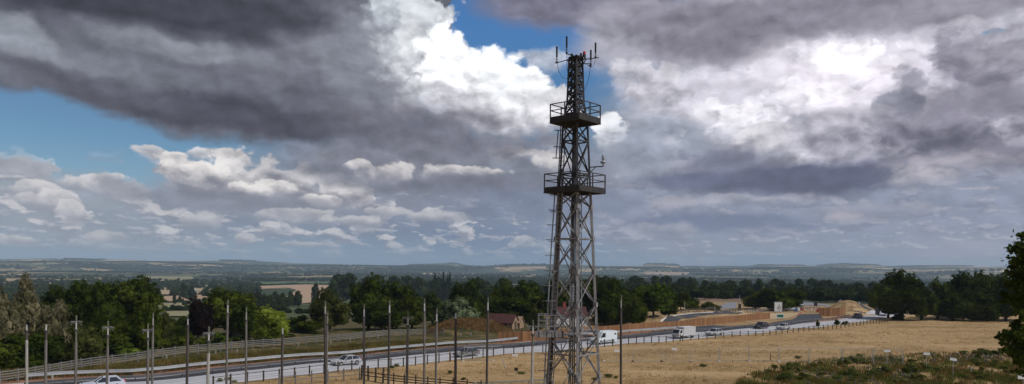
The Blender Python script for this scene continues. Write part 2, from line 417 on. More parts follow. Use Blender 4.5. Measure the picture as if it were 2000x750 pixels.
def empty(name, loc, label, cat, group=None, rz=0):
    o = bpy.data.objects.new(name, None); COL.objects.link(o); o.location = loc; o.rotation_euler = (0, 0, rz)
    o.empty_display_size = .2
    return tag(o, label, cat, group)
def tag(o, label=None, cat=None, group=None, kind=None):
    if label:
        label = label.strip(); nw = len(label.split())
        if not 4 <= nw <= 16: print('LABEL', nw, label)
        o['label'] = label
    if cat: o['category'] = cat
    if group: o['group'] = group
    if kind: o['kind'] = kind
    return o
def copytree(o, parent=None):
    c = o.copy(); COL.objects.link(c); c.parent = parent
    for ch in list(o.children): copytree(ch, c)
    return c
def np_mesh(name, V, Fq, mat, k=4):
    me = bpy.data.meshes.new(name); V = np.asarray(V, np.float32); Fq = np.asarray(Fq, np.int32)
    me.vertices.add(len(V)); me.vertices.foreach_set('co', V.ravel())
    me.loops.add(Fq.size); me.loops.foreach_set('vertex_index', Fq.ravel())
    me.polygons.add(len(Fq)); me.polygons.foreach_set('loop_start', np.arange(0, Fq.size, k, dtype=np.int32))
    me.update(calc_edges=True); me.validate()
    for m in (mat if isinstance(mat, (list, tuple)) else [mat]): me.materials.append(m)
    return me
def obj(name, me, parent=None, loc=(0, 0, 0)):
    o = bpy.data.objects.new(name, me); COL.objects.link(o); o.parent = parent; o.location = loc; return o

# ------------------------------------------------------------------ materials
def mat(name, rgb, rough=.8, metal=0, var=.12, scale=3, bump=0, spec=.3, stretch=(1, 1, 1), streak=None):
    m = bpy.data.materials.new(name); m.use_nodes = True; T = NT(m.node_tree); b = T.n['Principled BSDF']
    co = T.new('ShaderNodeTexCoord').outputs['Object']
    n = T.noise(T.mapping(co, stretch), scale, 5, .6)
    c = T.mix(T.mr(n, .3, .7, 0, 1, False), tuple(v * (1 - var) for v in rgb) + (1,), tuple(min(1, v * (1 + var)) for v in rgb) + (1,))
    if streak:
        n2 = T.noise(T.mapping(co, (4, 4, .5)), 2.2, 4, .7)
        c = T.mix(T.mr(n2, .52, .66, 0, .8), c, tuple(streak) + (1,))
    T.set(b.inputs['Base Color'], c); b.inputs['Roughness'].default_value = rough; b.inputs['Metallic'].default_value = metal
    b.inputs['Specular IOR Level'].default_value = spec
    if bump:
        bn = T.new('ShaderNodeBump'); bn.inputs['Strength'].default_value = bump; T.set(bn.inputs['Height'], n); T.l.new(bn.outputs[0], b.inputs['Normal'])
    return m
def leafmat(name, dark, light, trans=.25, scale=.45):
    m = bpy.data.materials.new(name); m.use_nodes = True; T = NT(m.node_tree); T.n.clear()
    co = T.new('ShaderNodeTexCoord').outputs['Object']
    n = T.noise(co, scale, 3, .6); n2 = T.noise(co, 6.0, 2, .7)
    f = T.math('ADD', T.math('MULTIPLY', n, .6), T.math('MULTIPLY', n2, .4))
    c = T.mix(T.mr(f, .38, .62), tuple(dark) + (1,), tuple(light) + (1,))
    d = T.new('ShaderNodeBsdfDiffuse'); T.set(d.inputs[0], c)
    t = T.new('ShaderNodeBsdfTranslucent'); T.set(t.inputs[0], T.mix(.5, c, (light[0] * 1.2, light[1] * 1.3, light[2] * .5, 1)))
    ms = T.new('ShaderNodeMixShader'); ms.inputs[0].default_value = trans; T.l.new(d.outputs[0], ms.inputs[1]); T.l.new(t.outputs[0], ms.inputs[2])
    o = T.new('ShaderNodeOutputMaterial'); T.l.new(ms.outputs[0], o.inputs[0]); return m
M = {}
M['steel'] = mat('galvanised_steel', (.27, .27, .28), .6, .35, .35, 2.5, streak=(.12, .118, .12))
M['steel_dark'] = mat('dark_steel_backlit_mast', (.062, .061, .067), .7, .2, .3, 3)  # dark fittings; on the upper mast its backlit look is put into the colour
M['grating'] = mat('platform_grating', (.045, .042, .042), .85, .1, .4, 4)
M['pipe'] = mat('grey_pipe', (.26, .29, .31), .55, .1, .2, 2)
M['pole'] = mat('weathered_pole', (.15, .142, .135), .85, 0, .4, 3, stretch=(5, 5, .6), streak=(.07, .055, .045))
M['pole_dark'] = mat('dark_weathered_pole', (.07, .062, .058), .85, 0, .4, 3, stretch=(5, 5, .6))
M['pole_pale'] = mat('pale_pole', (.34, .33, .31), .8, 0, .25, 3, stretch=(4, 4, .6), streak=(.14, .12, .10))
M['tip'] = mat('bright_metal_tip', (.55, .56, .58), .45, .2, .15, 3)
M['mossy'] = mat('mossy_stub', (.13, .14, .10), .85, 0, .3, 5)
M['black'] = mat('black_rubber', (.02, .02, .022), .7, 0, .2)
M['wood'] = mat('weathered_rail', (.175, .165, .155), .9, 0, .35, 4, stretch=(1, 1, 3))
M['wood_dark'] = mat('dark_timber', (.075, .06, .05), .9, 0, .35, 3)
M['wood_green'] = mat('algae_timber', (.20, .20, .16), .9, 0, .3, 3)
M['white'] = mat('white_paint', (.78, .79, .80), .4, 0, .04, 1, spec=.5)
M['barrier'] = mat('guard_rail', (.42, .44, .46), .5, .2, .15, .6)
M['rail_dull'] = mat('dull_guard_rail', (.13, .13, .14), .6, .2, .2, .6)
M['heras'] = mat('fence_tube', (.40, .40, .38), .6, .2, .1, 1)
M['panelgrey'] = mat('sign_back_grey', (.06, .07, .08), .6, 0, .1)
M['glass'] = mat('vehicle_glass', (.015, .02, .03), .12, 0, .1, 1, spec=.8)
M['tyre'] = mat('tyre', (.02, .02, .02), .9, 0, .1)
M['rim'] = mat('rim', (.35, .36, .37), .4, .6, .1)
M['red'] = mat('red_lens', (.45, .03, .03), .3, 0, .1)
M['orange'] = mat('orange_plastic', (.75, .16, .05), .5, 0, .1)
M['blue'] = mat('blue_panel', (.06, .14, .42), .5, 0, .1)
M['green_sign'] = mat('green_sign_face', (.02, .16, .08), .4, 0, .05)
M['lamp'] = mat('headlamp', (.7, .7, .68), .2, 0, .05)
M['beacon'] = mat('red_beacon_glass', (.5, .05, .04), .25, 0, .05)
L_OAK = leafmat('dark_green_leaves', (0.0089, 0.0185, 0.0030), (0.0746, 0.0978, 0.0141))
L_MID = leafmat('mid_green_leaves', (0.0127, 0.0243, 0.0034), (0.1105, 0.1338, 0.0183))
L_LIT = leafmat('fresh_sunlit_leaves', (0.0232, 0.0449, 0.0060), (0.1224, 0.1714, 0.0225))  # fresh green shrubs; on the wood's bright tree the sunlit look is painted
L_OLV = leafmat('olive_leaves', (0.034, 0.042, 0.010), (0.101, 0.109, 0.029))
L_WIL = leafmat('pale_willow_leaves', (.060, .060, .026), (.27, .235, .135), .3, .7)
L_SIL = leafmat('silvery_leaves', (0.052, 0.072, 0.039), (0.195, 0.234, 0.130), .3, .7)
L_YEL = leafmat('yellow_green_leaves', (0.077, 0.110, 0.011), (0.363, 0.418, 0.061), .35, .6)
L_RED = leafmat('copper_leaves', (.008, .006, .006), (.028, .014, .014), .15)
L_DRY = leafmat('dry_grass_blades', (.33, .225, .12), (.52, .375, .21), .35, .2)
L_WEED = leafmat('weed_leaves', (.04, .06, .014), (.17, .18, .05), .25, .3)
L_FAR = leafmat('distant_leaves', (0.0097, 0.0170, 0.0045), (0.0444, 0.0612, 0.0150), .15, .012)
M['bark'] = mat('bark', (.06, .05, .04), .95, 0, .3, 6)

# ------------------------------------------------------------------ road alignment
_ne = [G(px, py) for px, py in [(300, 768), (420, 750), (560, 734), (700, 722), (860, 706), (1000, 690), (1240, 671), (1400, 656), (1550, 642), (1640, 634), (1700, 627), (1745, 618)]]
_pf = np.polyfit([p.x for p in _ne], [p.y for p in _ne], 3)
_xs = np.linspace(-70, 150, 1200); _ys = np.polyval(_pf, _xs)
# outside the fitted stretch carry on straight
def _ext(x):
    a, b = _ne[0].x, _ne[-1].x
    if x < a: return np.polyval(_pf, a) + (x - a) * .62
    if x > b: return np.polyval(_pf, b) + (x - b) * 1.0
    return np.polyval(_pf, x)
_xs = np.linspace(-110, 200, 1500); _ys = np.array([_ext(x) for x in _xs])
_s = np.concatenate([[0], np.cumsum(np.hypot(np.diff(_xs), np.diff(_ys)))])
_s0 = np.interp(0, _xs, _s); _s = _s - _s0        # s = 0 where x = 0
def road(s, off):
    x = np.interp(s, _s, _xs); y = np.interp(s, _s, _ys)
    x1 = np.interp(s + 2, _s, _xs); y1 = np.interp(s + 2, _s, _ys); x0 = np.interp(s - 2, _s, _xs); y0 = np.interp(s - 2, _s, _ys)
    d = math.hypot(x1 - x0, y1 - y0); tx, ty = (x1 - x0) / d, (y1 - y0) / d
    return (float(x - ty * off), float(y + tx * off), math.atan2(ty, tx))
def s_of(px, py=None):    # station whose near edge is seen at photo column px
    best = min(np.linspace(-100, 200, 1500), key=lambda s: abs((1000 + F * road(s, 0)[0] / road(s, 0)[1]) - px)); return float(best)

# ------------------------------------------------------------------ ground sheet
def ground_mat():
    m = bpy.data.materials.new('ground'); m.use_nodes = True; T = NT(m.node_tree); b = T.n['Principled BSDF']
    co = T.new('ShaderNodeTexCoord').outputs['Object']
    sp = T.new('ShaderNodeSeparateXYZ'); T.l.new(co, sp.inputs[0]); X, Y, Z = sp.outputs
    flat = T.vm('MULTIPLY', co, (1, 1, 0))
    r = T.vm('LENGTH', flat)
    # dry field
    n1 = T.noise(T.mapping(flat, (.35, 1, 1), (0, 0, math.radians(8))), .09, 5, .6)
    n2 = T.noise(T.mapping(flat, (.5, 1.3, 1), (0, 0, math.radians(4))), .9, 6, .7)
    n3 = T.noise(T.mapping(flat, (.25, 1.5, 1), (0, 0, math.radians(6))), .14, 5, .65)
    c = T.ramp(T.math('ADD', T.math('MULTIPLY', n2, .55), T.math('MULTIPLY', n1, .45)),
               [(.30, (.145, .092, .042)), (.42, (.255, .170, .080)), (.52, (.36, .242, .122)), (.64, (.47, .33, .185))])
    c = T.mix(T.mr(n3, .55, .68, 0, .55), c, (.20, .12, .055, 1))
    gp = T.noise(flat, .28, 4, .65); c = T.mix(T.mr(gp, .66, .76, 0, .55), c, (.085, .09, .03, 1))
    # verges and wood floor beyond the road: perpendicular distance from the road line
    q = T.math('SUBTRACT', T.math('MULTIPLY', T.math('SUBTRACT', Y, 126.0), .77), T.math('MULTIPLY', X, .64))
    vn = T.noise(T.mapping(flat, (.6, 1, 1), (0, 0, .6)), .5, 6, .7)
    vc = T.ramp(vn, [(.34, (.022, .032, .010)), (.47, (.055, .055, .020)), (.56, (.12, .085, .038)), (.68, (.22, .15, .07))])
    left = T.mr(T.math('ADD', X, T.math('MULTIPLY', n1, 20)), 10, 34)
    vc = T.mix(left, vc, T.mix(T.mr(vn, .4, .62), (.19, .125, .06, 1), (.42, .30, .17, 1)))
    mq = T.mr(T.math('ADD', q, T.math('MULTIPLY', n2, 2)), 14.5, 16.5)
    c = T.mix(mq, c, vc)
    # rough ground at the right foreground
    d1 = T.vm('LENGTH', T.mapping(T.vm('ADD', flat, T.vm('SCALE', T.vm('SUBTRACT', T.noise(flat, .12, 4, .6, 0, 1), (.5, .5, .5)), scale=22)), (34, 17, 1), (0, 0, .25), (66, 88, 0), 'TEXTURE'))
    rn = T.math('ADD', T.math('MULTIPLY', T.noise(flat, .16, 4, .6), .55), T.math('MULTIPLY', T.noise(flat, .7, 6, .72), .45))
    rc = T.ramp(rn, [(.38, (.020, .018, .012)), (.45, (.045, .042, .020)), (.50, (.07, .045, .042)), (.54, (.15, .085, .045)), (.62, (.27, .17, .085))])
    c = T.mix(T.mr(d1, 1.08, .88), c, rc)
    # pale rough strip below the posts, left foreground
    # far fields
    warp = T.vm('ADD', flat, T.vm('SCALE', T.vm('SUBTRACT', T.noise(flat, .002, 3, .5, 0, 1), (.5, .5, .5)), scale=160))
    v = T.new('ShaderNodeTexVoronoi', feature='F1', voronoi_dimensions='2D'); T.set(v.inputs['Vector'], T.mapping(warp, (1, .62, 1), (0, 0, .2))); v.inputs['Scale'].default_value = 1 / 330.0; v.inputs['Randomness'].default_value = .9
    sc = T.new('ShaderNodeSeparateColor'); T.l.new(v.outputs['Color'], sc.inputs[0])
    fc = T.ramp(sc.outputs[0], [(.0, (.03, .05, .022)), (.28, (.07, .09, .04)), (.44, (.13, .13, .065)), (.56, (.24, .19, .10)), (.68, (.40, .30, .17)), (.84, (.58, .44, .27)), (.93, (.09, .14, .05))], 'CONSTANT')
    fn = T.noise(flat, .012, 5, .6); fc = T.mix(T.mr(fn, .3, .7, 0, .5, False), fc, T.mix(.5, fc, (.10, .095, .05, 1)))
    e = T.new('ShaderNodeTexVoronoi', feature='DISTANCE_TO_EDGE', voronoi_dimensions='2D'); T.set(e.inputs['Vector'], T.mapping(warp, (1, .62, 1), (0, 0, .2))); e.inputs['Scale'].default_value = 1 / 330.0; e.inputs['Randomness'].default_value = .9
    fc = T.mix(T.mr(e.outputs[0], .05, .025), fc, (.02, .032, .014, 1))
    wd = T.noise(flat, .0011, 4, .6); fc = T.mix(T.mr(wd, .50, .53), fc, (.022, .034, .016, 1))
    c = T.mix(T.mr(r, 300, 420), c, fc)
    T.set(b.inputs['Base Color'], c); b.inputs['Roughness'].default_value = .95; b.inputs['Specular IOR Level'].default_value = .1
    bn = T.new('ShaderNodeBump'); bn.inputs['Strength'].default_value = .5; bn.inputs['Distance'].default_value = .35
    T.set(bn.inputs['Height'], T.math('MULTIPLY', n2, T.mr(r, 400, 200))); T.l.new(bn.outputs[0], b.inputs['Normal'])
    return m
def build_ground():
    a1 = np.linspace(-42, 42, 900); a0 = np.linspace(-180, -42, 40)[:-1]; a2 = np.linspace(42, 180, 40)[1:-1]
    A_ = np.radians(np.concatenate([a0, a1, a2])); n = len(A_)
    R_ = np.concatenate([[2, 10, 25, 45], np.geomspace(60, 5200, 260), np.linspace(5300, 11500, 120), np.linspace(12000, 15500, 8)])
    RRr, AA = np.meshgrid(R_, A_, indexing='ij')
    X_ = RRr * np.sin(AA); Y_ = RRr * np.cos(AA); Z_ = ground(X_, Y_)
    V = np.stack([X_, Y_, Z_], -1).reshape(-1, 3)
    i = np.arange(len(R_) - 1)[:, None]; j = np.arange(n)[None, :]; j2 = (j + 1) % n
    Fq = np.stack([i * n + j, i * n + j2, (i + 1) * n + j2, (i + 1) * n + j], -1).reshape(-1, 4)[:, ::-1]
    me = np_mesh('ground', V, Fq, ground_mat()); me.polygons.foreach_set('use_smooth', [True] * len(me.polygons))
    tag(obj('ground', me), kind='structure')
build_ground()

def strip(name, s0, s1, o0, o1, z, m, step=2.0, cat=None):
    mb = MB(); vs = []
    n = int((s1 - s0) / step) + 1
    for k in range(n + 1):
        s = s0 + (s1 - s0) * k / n
        fa = o0(s) if callable(o0) else o0; fb = o1(s) if callable(o1) else o1
        for o in np.linspace(fa, fb, 5):
            x, y, _ = road(s, o); vs.append((x, y, gz(x, y) + z))
    fs = [(k * 5 + j, (k + 1) * 5 + j, (k + 1) * 5 + j + 1, k * 5 + j + 1) for k in range(n) for j in range(4)]
    mb.add(vs, fs); return tag(mb.build(name, m), kind='structure')
def patch(name, pts, z, m, kind='structure', sub=0):
    """flat area given by the photo points of its outline"""
    import bmesh
    bm = bmesh.new(); vs = []
    P3 = [G(a, b) if not isinstance(a, Vector) else a for a, b in pts]
    # subdivide outline
    Q = []
    for a, b in zip(P3, P3[1:] + P3[:1]):
        n = max(1, int((b - a).length / 8)) if sub else 1
        for k in range(n): Q.append(a.lerp(b, k / n))
    f = bm.faces.new([bm.verts.new((q.x, q.y, 0)) for q in Q])
    if f.normal.z < 0 or f.calc_area() and (f.normal_update() or f.normal.z < 0): f.normal_flip()
    bmesh.ops.triangulate(bm, faces=bm.faces[:])
    L = max((a - b).length for a in P3 for b in P3)
    for _ in range(6):
        el = [e for e in bm.edges if e.calc_length() > max(4.0, L / 24)]
        if not el: break
        bmesh.ops.subdivide_edges(bm, edges=el, cuts=1); bmesh.ops.triangulate(bm, faces=[f for f in bm.faces if len(f.verts) > 3])
    for v in bm.verts: v.co.z = gz(v.co.x, v.co.y) + z
    me = bpy.data.meshes.new(name); bm.to_mesh(me); bm.free(); me.materials.append(m)
    return tag(obj(name, me), kind=kind)
M['concrete'] = mat('pale_carriageway', (.41, .41, .43), .85, 0, .07, .35, stretch=(1, 1, 1))
M['asphalt'] = mat('new_asphalt', (.050, .052, .060), .9, 0, .25, .5)
M['asphalt_old'] = mat('worn_asphalt', (.20, .20, .22), .9, 0, .15, .4)
M['far_lane'] = mat('far_carriageway', (.40, .38, .38), .85, 0, .1, .4)
M['earth'] = mat('red_earth', (.23, .12, .07), .95, 0, .3, .4)
M['paint'] = mat('road_paint', (.7, .7, .7), .6, 0, .1, 2)
M['kerb'] = mat('kerb_stone', (.62, .60, .56), .8, 0, .08, 1)
M['mark_dark'] = mat('tyre_worn', (.33, .33, .35), .85, 0, .1, .6)
S0, S1 = -95, 190
def slipw(s): return 11.0 + 9.0 * float(sst(s_of_1300, s_of_1500, s))
s_of_1300, s_of_1500 = s_of(1300), s_of(1520)
strip('near_carriageway', S0, S1, 0.0, 8.4, .03, M['concrete'])
strip('central_reserve', S0, S1, 8.4, 11.9, .02, M['asphalt'])
strip('far_carriageway', S0, s_of(1420), 11.9, 13.9, .03, M['far_lane'])
strip('earth_verge', S0, s_of(1420), 13.9, 17.4, .025, M['earth'])
strip('slip_lane', s_of(1280), s_of(1530), lambda s: 11.9, lambda s: 12.1 + 7.6 * float(sst(s_of(1280), s_of(1480), s)), .034, M['asphalt'])
tag(strip('road_markings', S0, S1, .55, .72, .036, M['paint']))
mk = MB()
for k in range(0, 60):
    s = -90 + k * 4.6
    x0, y0, _ = road(s, 4.2); x1, y1, _ = road(s + 2, 4.2); x2, y2, _ = road(s + 2, 4.34); x3, y3, _ = road(s, 4.34)
    mk.add([(x0, y0, gz(x0, y0) + .036), (x1, y1, gz(x1, y1) + .036), (x2, y2, gz(x2, y2) + .036), (x3, y3, gz(x3, y3) + .036)], [(0, 1, 2, 3)])
tag(mk.build('lane_markings', M['paint']), kind='structure')
for o in (1.7, 3.0, 5.4, 6.8): strip('wheel_track', S0, S1, o, o + .5, .034, M['mark_dark'])
patch('junction_road', [(1500, 632), (1548, 624), (1562, 614), (1600, 613), (1607, 621), (1590, 629), (1530, 637)], .05, M['asphalt'])
patch('slip_road', [(1293, 630), (1299, 623), (1320, 617), (1350, 613), (1390, 611), (1450, 610), (1450, 612.5), (1400, 614), (1372, 617), (1345, 622), (1320, 629)], .06, M['asphalt'])
patch('old_road', [(1380, 604), (1420, 592), (1440, 590), (1436, 603)], .08, M['asphalt_old'])
patch('works_road', [(1560, 596), (1570, 589), (1640, 591), (1690, 597), (1680, 600), (1620, 597)], .10, M['asphalt_old'])
patch('roundabout_road', [(1700, 612), (1725, 600), (1762, 603), (1745, 613), (1715, 622), (1690, 624)], .05, M['concrete'])
patch('brown_field', [(1362, 588), (1364, 580), (1400, 578), (1440, 581), (1470, 586), (1440, 589), (1400, 590)], .05, mat('bare_field', (.19, .115, .075), .95, 0, .25, .06))
patch('bare_bank', [(1440, 616), (1450, 611.5), (1510, 612), (1560, 611), (1558, 615), (1540, 621), (1500, 624), (1450, 626)], .045, mat('straw_bank', (.40, .29, .17), .95, 0, .3, .3))
patch('bare_earth', [(1560, 632), (1604, 624), (1650, 617), (1690, 612), (1690, 617), (1640, 624), (1590, 630)], .045, M['earth'])
# kerbs round the slip road
kb = MB(); kp = [G(*p) for p in [(1291, 631), (1293, 626), (1299, 622), (1320, 616.5), (1350, 612.5), (1390, 610.5), (1450, 609.5)]]
for a, b in zip(kp, kp[1:]): kb.bar((a.x, a.y, a.z + .09), (b.x, b.y, b.z + .09), .5, .22)
tag(kb.build('kerb', M['kerb']), kind='structure')
# tan stubble fields in the valley
T1 = mat('stubble_field', (.37, .255, .165), .95, 0, .10, .03); T2 = mat('green_stubble_field', (.23, .21, .11), .95, 0, .12, .03); T3 = mat('grass_field', (.07, .12, .04), .95, 0, .12, .03)
FL = [(T1, [(300, 571), (410, 570), (410, 575), (300, 577)]), (T1, [(312, 580), (358, 578), (372, 589), (312, 591)]), (T1, [(372, 576), (420, 575), (410, 585), (378, 585)]),
      (T2, [(308, 593), (392, 592), (380, 607), (310, 606)]), (T2, [(318, 610), (375, 609), (365, 620), (325, 620)]),
      (T1, [(508, 559), (600, 556), (690, 559), (690, 564), (686, 577), (640, 579), (560, 562), (508, 565)]), (T1, [(580, 566), (650, 566), (640, 583), (560, 598), (548, 587)]),
      (T3, [(472, 551.5), (655, 551), (660, 555.5), (470, 555)]), (T2, [(280, 540), (375, 540), (392, 550), (300, 549)]), (T1, [(795, 566), (895, 565), (892, 573), (800, 571)]), (T1, [(478, 570), (510, 570), (505, 576), (480, 576)]),
      (T2, [(100, 541), (215, 540), (220, 547), (110, 548)]), (T2, [(395, 558), (440, 556), (440, 562), (395, 563)]), (T1, [(130, 543), (160, 539), (210, 541), (205, 544)]),
      (T3, [(930, 573), (958, 573), (958, 579), (930, 579)]), (T1, [(1260, 532), (1345, 531), (1345, 535), (1262, 536)]), (T1, [(958, 522.5), (1066, 520.5), (1066, 525), (975, 526)]), (T1, [(1355, 525), (1470, 525), (1465, 528), (1370, 528)]), (T2, [(1460, 528), (1520, 527), (1520, 531), (1465, 531)]), (T1, [(1465, 532), (1515, 531), (1516, 533), (1470, 534)]), (T1, [(300, 518), (430, 519), (440, 523), (360, 522)]), (T1, [(1740, 526), (1840, 526), (1840, 529), (1750, 529)]), (T2, [(60, 514), (170, 512), (180, 515), (70, 517)]), (T1, [(500, 519), (580, 518), (585, 521), (520, 522)]), (T2, [(1020, 568), (1046, 570), (1044, 574), (1022, 573)])]
for m, p in FL: patch('field', p, .8, m)

# ------------------------------------------------------------------ guard rails and fences
def guard(name, s0, s1, off, label, h=.78, step=4.0, m=None, beam=.34):
    x, y, _ = road((s0 + s1) / 2, off); root = empty(name, (x, y, gz(x, y)), label, 'crash barrier'); org = (x, y, gz(x, y))
    mb = MB(); k = s0
    while k < s1:
        a = road(k, off); b = road(min(k + step, s1), off)
        za, zb = gz(a[0], a[1]), gz(b[0], b[1])
        mb.bar((a[0], a[1], za + h - beam / 2), (b[0], b[1], zb + h - beam / 2), .05, beam)
        mb.bar((a[0], a[1] - .04, za + h - .06), (b[0], b[1] - .04, zb + h - .06), .06, .09)
        mb.bar((a[0], a[1] - .04, za + h - beam + .07), (b[0], b[1] - .04, zb + h - beam + .07), .06, .09)
        k += step
    mb.build('rail', m or M['barrier'], root, org)
    k = s0; n = 0
    while k < s1 and n < 98:
        a = road(k, off + .12); z = gz(a[0], a[1]); q = MB(); q.box((a[0], a[1], z + h / 2 - .06), (.1, .14, h - .1), a[2]); q.build('post', M['steel_dark'], root, org); k += max(step, (s1 - s0) / 97); n += 1
guard('crash_barrier', -70, 150, 9.6, 'long steel crash barrier along the central reserve between the carriageways', h=.72, m=M['rail_dull'])
guard('crash_barrier', -70, s_of(1440), 15.6, 'steel crash barrier along the far side of the road in front of the verge', h=.9, beam=.42)

def rail_fence(name, P, label, nr, h, ph, pw, mpost, mrail, rh=.12, cat='fence', spacing=2.2, wires=(), post_h=None, lean=.0):
    """P: list of world points (x, y)"""
    P = [Vector((p[0], p[1], 0)) for p in P]; L = [0]
    for a, b in zip(P, P[1:]): L.append(L[-1] + (b - a).length)
    def pt(s):
        for i in range(len(P) - 1):
            if s <= L[i + 1] + 1e-6: return P[i].lerp(P[i + 1], (s - L[i]) / (L[i + 1] - L[i]))
        return P[-1]
    n = max(1, round(L[-1] / spacing)); n = min(n, 99)
    mid = pt(L[-1] / 2); org = (mid.x, mid.y, gz(mid.x, mid.y)); root = empty(name, org, label, cat)
    pts = [pt(L[-1] * i / n) for i in range(n + 1)]
    for p in pts:
        z = gz(p.x, p.y); q = MB(); hh = ph * rnd.uniform(.96, 1.05); dx = rnd.uniform(-lean, lean)
        q.bar((p.x, p.y, z - .1), (p.x + dx, p.y, z + hh), pw, pw); q.build('post', mpost, root, org)
    for k in range(nr):
        zz = h - k * (h - .2) / max(1, nr) ; q = MB()
        for a, b in zip(pts, pts[1:]):
            q.bar((a.x, a.y - pw * .6, gz(a.x, a.y) + zz + rnd.uniform(-.02, .02)), (b.x, b.y - pw * .6, gz(b.x, b.y) + zz + rnd.uniform(-.02, .02)), .04, rh)
        q.build('rail', mrail, root, org)
    if wires:
        q = MB()
        for zz in wires:
            for a, b in zip(pts, pts[1:]): q.bar((a.x, a.y, gz(a.x, a.y) + zz), (b.x, b.y, gz(b.x, b.y) + zz), .02, .02)
        q.build('wire', M['heras'], root, org)
    return root
rf = [road(s, -1.3)[:2] for s in np.linspace(s_of(410), s_of(1320), 30)]
rail_fence('roadside_fence', rf, 'dark post and wire fence along the near edge of the pale road', 1, 1.28, 1.45, .17, M['wood_dark'], M['wood_dark'], .07, spacing=2.15, wires=(.9, .5))
rf = [road(s, -1.3 - 3.4 * float(sst(s_of(1325), s_of(1480), s)))[:2] for s in np.linspace(s_of(1325), s_of(1705), 20)]
rail_fence('roadside_fence', rf, 'far stretch of the roadside post fence beyond the white lorry, running to the right', 2, .95, 1.15, .15, M['wood_dark'], M['wood_dark'], .08, spacing=2.4)
LF = [(-30, 756), (0, 750), (60, 741), (100, 734), (200, 716), (290, 704), (400, 690), (480, 682), (560, 676), (660, 668), (760, 658), (830, 655), (866, 656)]
rail_fence('field_fence', [G(*p)[:2] for p in LF], 'grey four rail timber fence below the trees across the left verge', 4, 1.45, 1.65, .17, M['wood'], M['wood'], .13, spacing=2.1)
rail_fence('paddock_fence', [at(*p)[:2] for p in [(749, 720, 92.5), (800, 720, 90), (870, 720, 87.5), (940, 720, 86)]], 'dark three rail fence in the foreground grass between the middle poles', 3, 1.15, 1.45, .15, M['wood_dark'], M['wood_dark'], .12, spacing=1.9)
rail_fence('paddock_fence', [at(*p)[:2] for p in [(706, 720, 95), (748, 720, 92.8)]], 'short dark fence end with a leaning thick post left of the paddock fence', 2, 1.1, 1.9, .22, M['wood_dark'], M['wood_dark'], .12, spacing=1.4, lean=.1)
rail_fence('yard_fence', [at(*p)[:2] for p in [(925, 750, 86), (1000, 742, 88), (1066, 737, 90)]], 'pale greenish two rail fence at the bottom edge left of the mast', 2, 1.15, 1.2, .15, M['wood_green'], M['wood_green'], .2, spacing=2.6)
rail_fence('yard_fence', [at(*p)[:2] for p in [(545, 750, 90), (600, 742, 92), (668, 737, 94), (702, 737, 95)]], 'pale weathered post fence at the bottom edge between the leaning poles', 2, 1.2, 1.6, .14, M['wood'], M['wood'], .1, spacing=2.0)
rail_fence('works_fence', [G(*p)[:2] for p in [(1460, 611), (1500, 608), (1560, 606.5), (1600, 606)]], 'low grey fence behind the white direction sign at the road works', 2, 1.0, 1.2, .15, M['wood'], M['wood'], .25, spacing=3)
rail_fence('works_fence', [G(*p)[:2] for p in [(1330, 610.5), (1380, 608.5), (1450, 607), (1470, 607)]], 'low dark fence behind the curved slip road at the wood edge', 2, .9, 1.1, .15, M['wood_dark'], M['wood_dark'], .2, spacing=3)

M['boards'] = None
def board_mat():
    m = bpy.data.materials.new('orange_boards'); m.use_nodes = True; T = NT(m.node_tree); b = T.n['Principled BSDF']
    co = T.new('ShaderNodeTexCoord').outputs['Object']
    n = T.noise(T.mapping(co, (1, 1, .05)), 1.1, 3, .6); n2 = T.noise(co, 3, 4, .7)
    c = T.ramp(n, [(.3, (.13, .058, .022)), (.5, (.24, .11, .042)), (.7, (.34, .17, .07))])
    c = T.mix(T.mr(n2, .4, .7, 0, .35), c, (.22, .13, .07, 1)); T.set(b.inputs['Base Color'], c); b.inputs['Roughness'].default_value = .85; return m
M['boards'] = board_mat()
def board_fence(pts, label, h=1.75, colp=None):
    P = [G(*p) for p in pts]; mid = P[len(P) // 2]; org = tuple(mid); root = empty('board_fence', org, label, 'fence')
    mb = MB(); k = 0
    posts = []
    for a, b in zip(P, P[1:]):
        L = (b - a).length; n = max(1, int(L / .30))
        for i in range(n):
            p0 = a.lerp(b, i / n); p1 = a.lerp(b, (i + .93) / n); z = gz(p0.x, p0.y); hh = h + rnd.uniform(-.06, .06); k += 1
            mb.bar((p0.x, p0.y, z + hh / 2), (p1.x, p1.y, z + hh / 2), .035, hh)
        for i in range(max(1, int(L / 3))): posts.append(a.lerp(b, i / max(1, int(L / 3))))
    mb.build('boarding', M['boards'], root, org)
    for p in posts[:99]:
        z = gz(p.x, p.y); q = MB(); q.box((p.x, p.y + .14, z + h / 2), (.14, .12, h + .06)); q.build('post', M['boards'], root, org)
board_fence([(972, 668), (1020, 666.5), (1060, 664.5), (1110, 661), (1165, 654)], 'orange vertical board fence beyond the road, between the brown mound and the mast', 2.0)
board_fence([(1168, 654), (1210, 650), (1240, 647.5), (1290, 643.5), (1340, 639), (1400, 633), (1440, 629), (1504, 623)], 'long orange board fence beyond the road, from the mast to the works', 1.85)
board_fence([(1601, 617), (1620, 617.5), (1640, 617), (1652, 613)], 'tall dark orange board fence in front of the straw mound at the works', 2.6)

